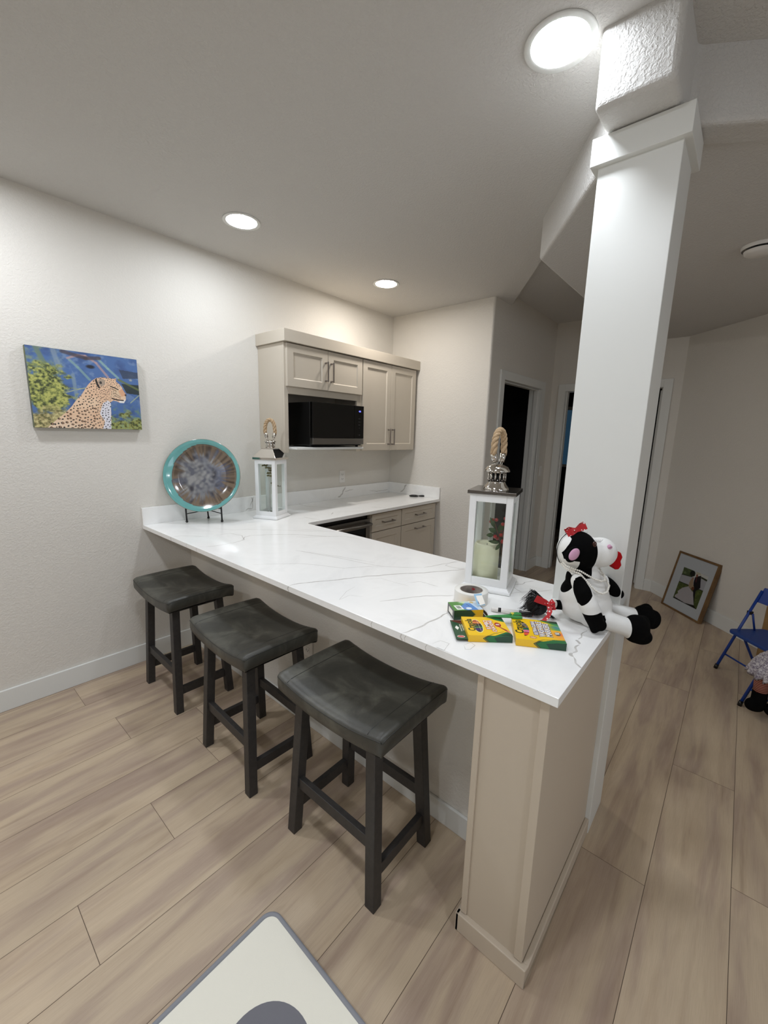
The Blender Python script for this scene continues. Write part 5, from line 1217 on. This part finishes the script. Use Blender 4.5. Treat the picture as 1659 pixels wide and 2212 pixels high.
# ------------------------------------------------------------------ small folding chairs
M['blue'] = mat('blue_enamel', '123a8c', .4); M['bluepad'] = mat('blue_vinyl', '1a3f86', .5)
def folding_chair(label, x, y, rz):
    """local +X = from seat front to back, local +Y = across; origin at the far front foot"""
    t_ = thing('folding_chair', label, 'chair', (x, y, 0), rz, 'small folding chairs' if False else None)
    W2 = .34; S_ = -1      # second side lies toward -Y
    for k_, y_ in enumerate((0, S_ * W2)):
        MB().tube([(0, y_, .012), (.226, y_, .560)], .0085, 12).build('front_leg', 'blue', t_)
        MB().tube([(.285, y_, .012), (.14, y_, .262)], .008, 12).build('rear_leg', 'blue', t_)
        MB().tube([(0 - .004, y_, .0), (.006, y_, .030)], .0115, 12).build('rubber_foot', 'blackplastic', t_)
        MB().tube([(.289, y_, .0), (.280, y_, .026)], .0115, 12).build('rubber_foot', 'blackplastic', t_)
        MB().box(.158, .182, y_ - .012, y_ + .012, .395, .416).build('hinge', 'blackplastic', t_)
        MB().tube([(.176, y_ - .014, .402), (.215, y_ - .014, .272)], .006, 8).build('brace', 'blue', t_)
    MB().tube([(.042, 0, .108), (.042, S_ * W2, .108)], .0055, 10).build('cross_bar', 'blue', t_)
    MB().tube([(.245, 0, .08), (.245, S_ * W2, .08)], .0055, 10).build('cross_bar', 'blue', t_)
    MB().prism(round_poly([(.045, .018), (.045, S_ * W2 - .018), (.315, S_ * W2 - .008), (.315, .008)], [0, 1, 2, 3], .035, 6), .262, .284).build('seat', 'bluepad', t_, bevel=.006)
    mb = MB(); n = 12
    for i in range(n):   # curved back panel
        y0_, y1_ = S_ * W2 * i / n, S_ * W2 * (i + 1) / n; c0_ = .018 * math.sin(PI * i / n); c1_ = .018 * math.sin(PI * (i + 1) / n)
        mb.hexa([(.198 + c0_, y0_, .482), (.198 + c1_, y1_, .482), (.208 + c1_, y1_, .482), (.208 + c0_, y0_, .482)], [(.236 + c0_, y0_, .580), (.236 + c1_, y1_, .580), (.246 + c1_, y1_, .580), (.246 + c0_, y0_, .580)])
    mb.build('backrest', 'blue', t_, bevel=.002)
    return t_
folding_chair('blue folding child chair standing by the angled wall beside the framed photo', 2.529, -2.887, R(-45.5))
folding_chair('small folding chair under the seated cloth doll at the right edge', 2.105, -3.017, R(-45.5))

# ------------------------------------------------------------------ cloth doll, mostly outside the frame
dl = thing('cloth_doll', 'cloth doll with grey floral skirt, striped stockings and black boots at the right edge', 'doll', (2.046, -3.080, .285), yaw)
# local X = screen right, local Y = away from the camera
t = NT('floral_grey_cloth'); v = t.coord(); n1 = t.noise(v, 95, 3, .6, 1); c_ = t.ramp(n1, [(.40, '7d7482'), (.48, 'a8a2ab'), (.58, 'cfcbcc')]); t.link(c_, t.b.inputs['Base Color']); t.b.inputs['Roughness'].default_value = .9
t.bump(n1, .6, .004); M['floral'] = t.m
t = NT('red_striped_knit'); v = t.coord(); sx = t.new('ShaderNodeSeparateXYZ'); t.link(v, sx.inputs[0]); mt = t.new('ShaderNodeMath'); mt.operation = 'MULTIPLY'; mt.inputs[1].default_value = 2 * PI / .0098; t.link(sx.outputs[2], mt.inputs[0])
sn = t.new('ShaderNodeMath'); sn.operation = 'SINE'; t.link(mt.outputs[0], sn.inputs[0]); c_ = t.ramp(sn.outputs[0], [(.0, '7a1f22'), (.35, 'c79a82')]); t.link(c_, t.b.inputs['Base Color']); t.b.inputs['Roughness'].default_value = .9
M['stripe'] = t.m; M['boot'] = mat('black_boot_felt', '060606', .9, spec=.1); M['skin'] = mat('muslin_skin', 'c9a88c', .9)
for k_, (lx, ly, lz) in enumerate(((.0, .0, 0), (.085, -.03, -.012))):
    MB().tube([(lx, ly, .012), (lx + .004, ly, -.05), (lx + .006, ly, -.140 + lz)], [.034, .036, .032], 20).build('stocking', 'stripe', dl)
    mb = MB().tube([(lx + .006, ly, -.128 + lz), (lx + .008, ly, -.190 + lz)], [.034, .036], 20); mb.ell((lx + .008, ly, -.205 + lz), (.040, .034, .040), 18, 12); mb.ell((lx - .024, ly - .004, -.212 + lz), (.042, .032, .038), 20, 14); mb.ell((lx - .006, ly, -.236 + lz), (.046, .032, .018), 18, 10)
    bm_ = fuse(mb, .0045, 'boot', 4); bm_.materials.append(M['boot']); b2 = D.objects.new('boot', bm_); COL.objects.link(b2); b2.parent = dl
mb = MB(); NA_ = 120; vs = []
for i, (r0, z) in enumerate(((.060, .110), (.085, .090), (.115, .055), (.135, .022), (.145, -.018), (.142, -.032), (.120, -.010))):
    for j in range(NA_):
        a_ = 2 * PI * j / NA_; w_ = 1 + (.05 + .035 * i / 3) * math.sin(a_ * 17 + i * .7) + .03 * math.sin(a_ * 31); vs.append((.070 + r0 * w_ * math.cos(a_), -.03 + r0 * w_ * .85 * math.sin(a_), z + .006 * math.sin(a_ * 23 + i)))
mb.add(vs, [(i * NA_ + j, i * NA_ + (j + 1) % NA_, (i + 1) * NA_ + (j + 1) % NA_, (i + 1) * NA_ + j) for i in range(6) for j in range(NA_)], 0, True)
sk = mb.build('skirt', 'floral', dl)
MB().ell((.100, -.02, .170), (.062, .048, .085), 20, 14).build('torso', 'floral', dl); MB().ell((.105, -.02, .310), (.055, .052, .062), 20, 14).build('head', 'skin', dl)
# wooden easel behind the chairs
ea = thing('wooden_easel', 'light wooden easel whose leg shows behind the blue chair at the right edge', 'easel', (2.954, -3.118, 0))
M['pine'] = mat('pine_wood', '8f6f43', .6, var=('a5834f', 12))
MB().hexa([(-.018, -.018, 0), (.018, -.018, 0), (.018, .018, 0), (-.018, .018, 0)], [(-.01, -.03, 1.0), (.026, -.03, 1.0), (.026, .006, 1.0), (-.01, .006, 1.0)]).build('leg', 'pine', ea, bevel=.002)
MB().hexa([(-.018 - .3, -.018 - .3, 0), (.018 - .3, -.018 - .3, 0), (.018 - .3, .018 - .3, 0), (-.018 - .3, .018 - .3, 0)], [(-.27, -.29, 1.0), (-.234, -.29, 1.0), (-.234, -.254, 1.0), (-.27, -.254, 1.0)]).build('leg', 'pine', ea, bevel=.002)
MB().tube([(.003, -.006, .42), (-.275, -.285, .42)], .014, 8).build('cross_bar', 'pine', ea)

# ------------------------------------------------------------------ light, world, output look
w_ = D.worlds.new('world'); S.world = w_; w_.use_nodes = True; bg = w_.node_tree.nodes['Background']; bg.inputs[0].default_value = (.5, .55, .6, 1); bg.inputs[1].default_value = .05
S.view_settings.view_transform = 'Standard'; S.view_settings.look = 'None'; S.view_settings.gamma = 1; S.view_settings.use_curve_mapping = False
S.view_settings.exposure = 1.33
S.cycles.max_bounces = 10; S.cycles.diffuse_bounces = 7; S.cycles.glossy_bounces = 5; S.cycles.transparent_max_bounces = 12; S.cycles.use_denoising = True
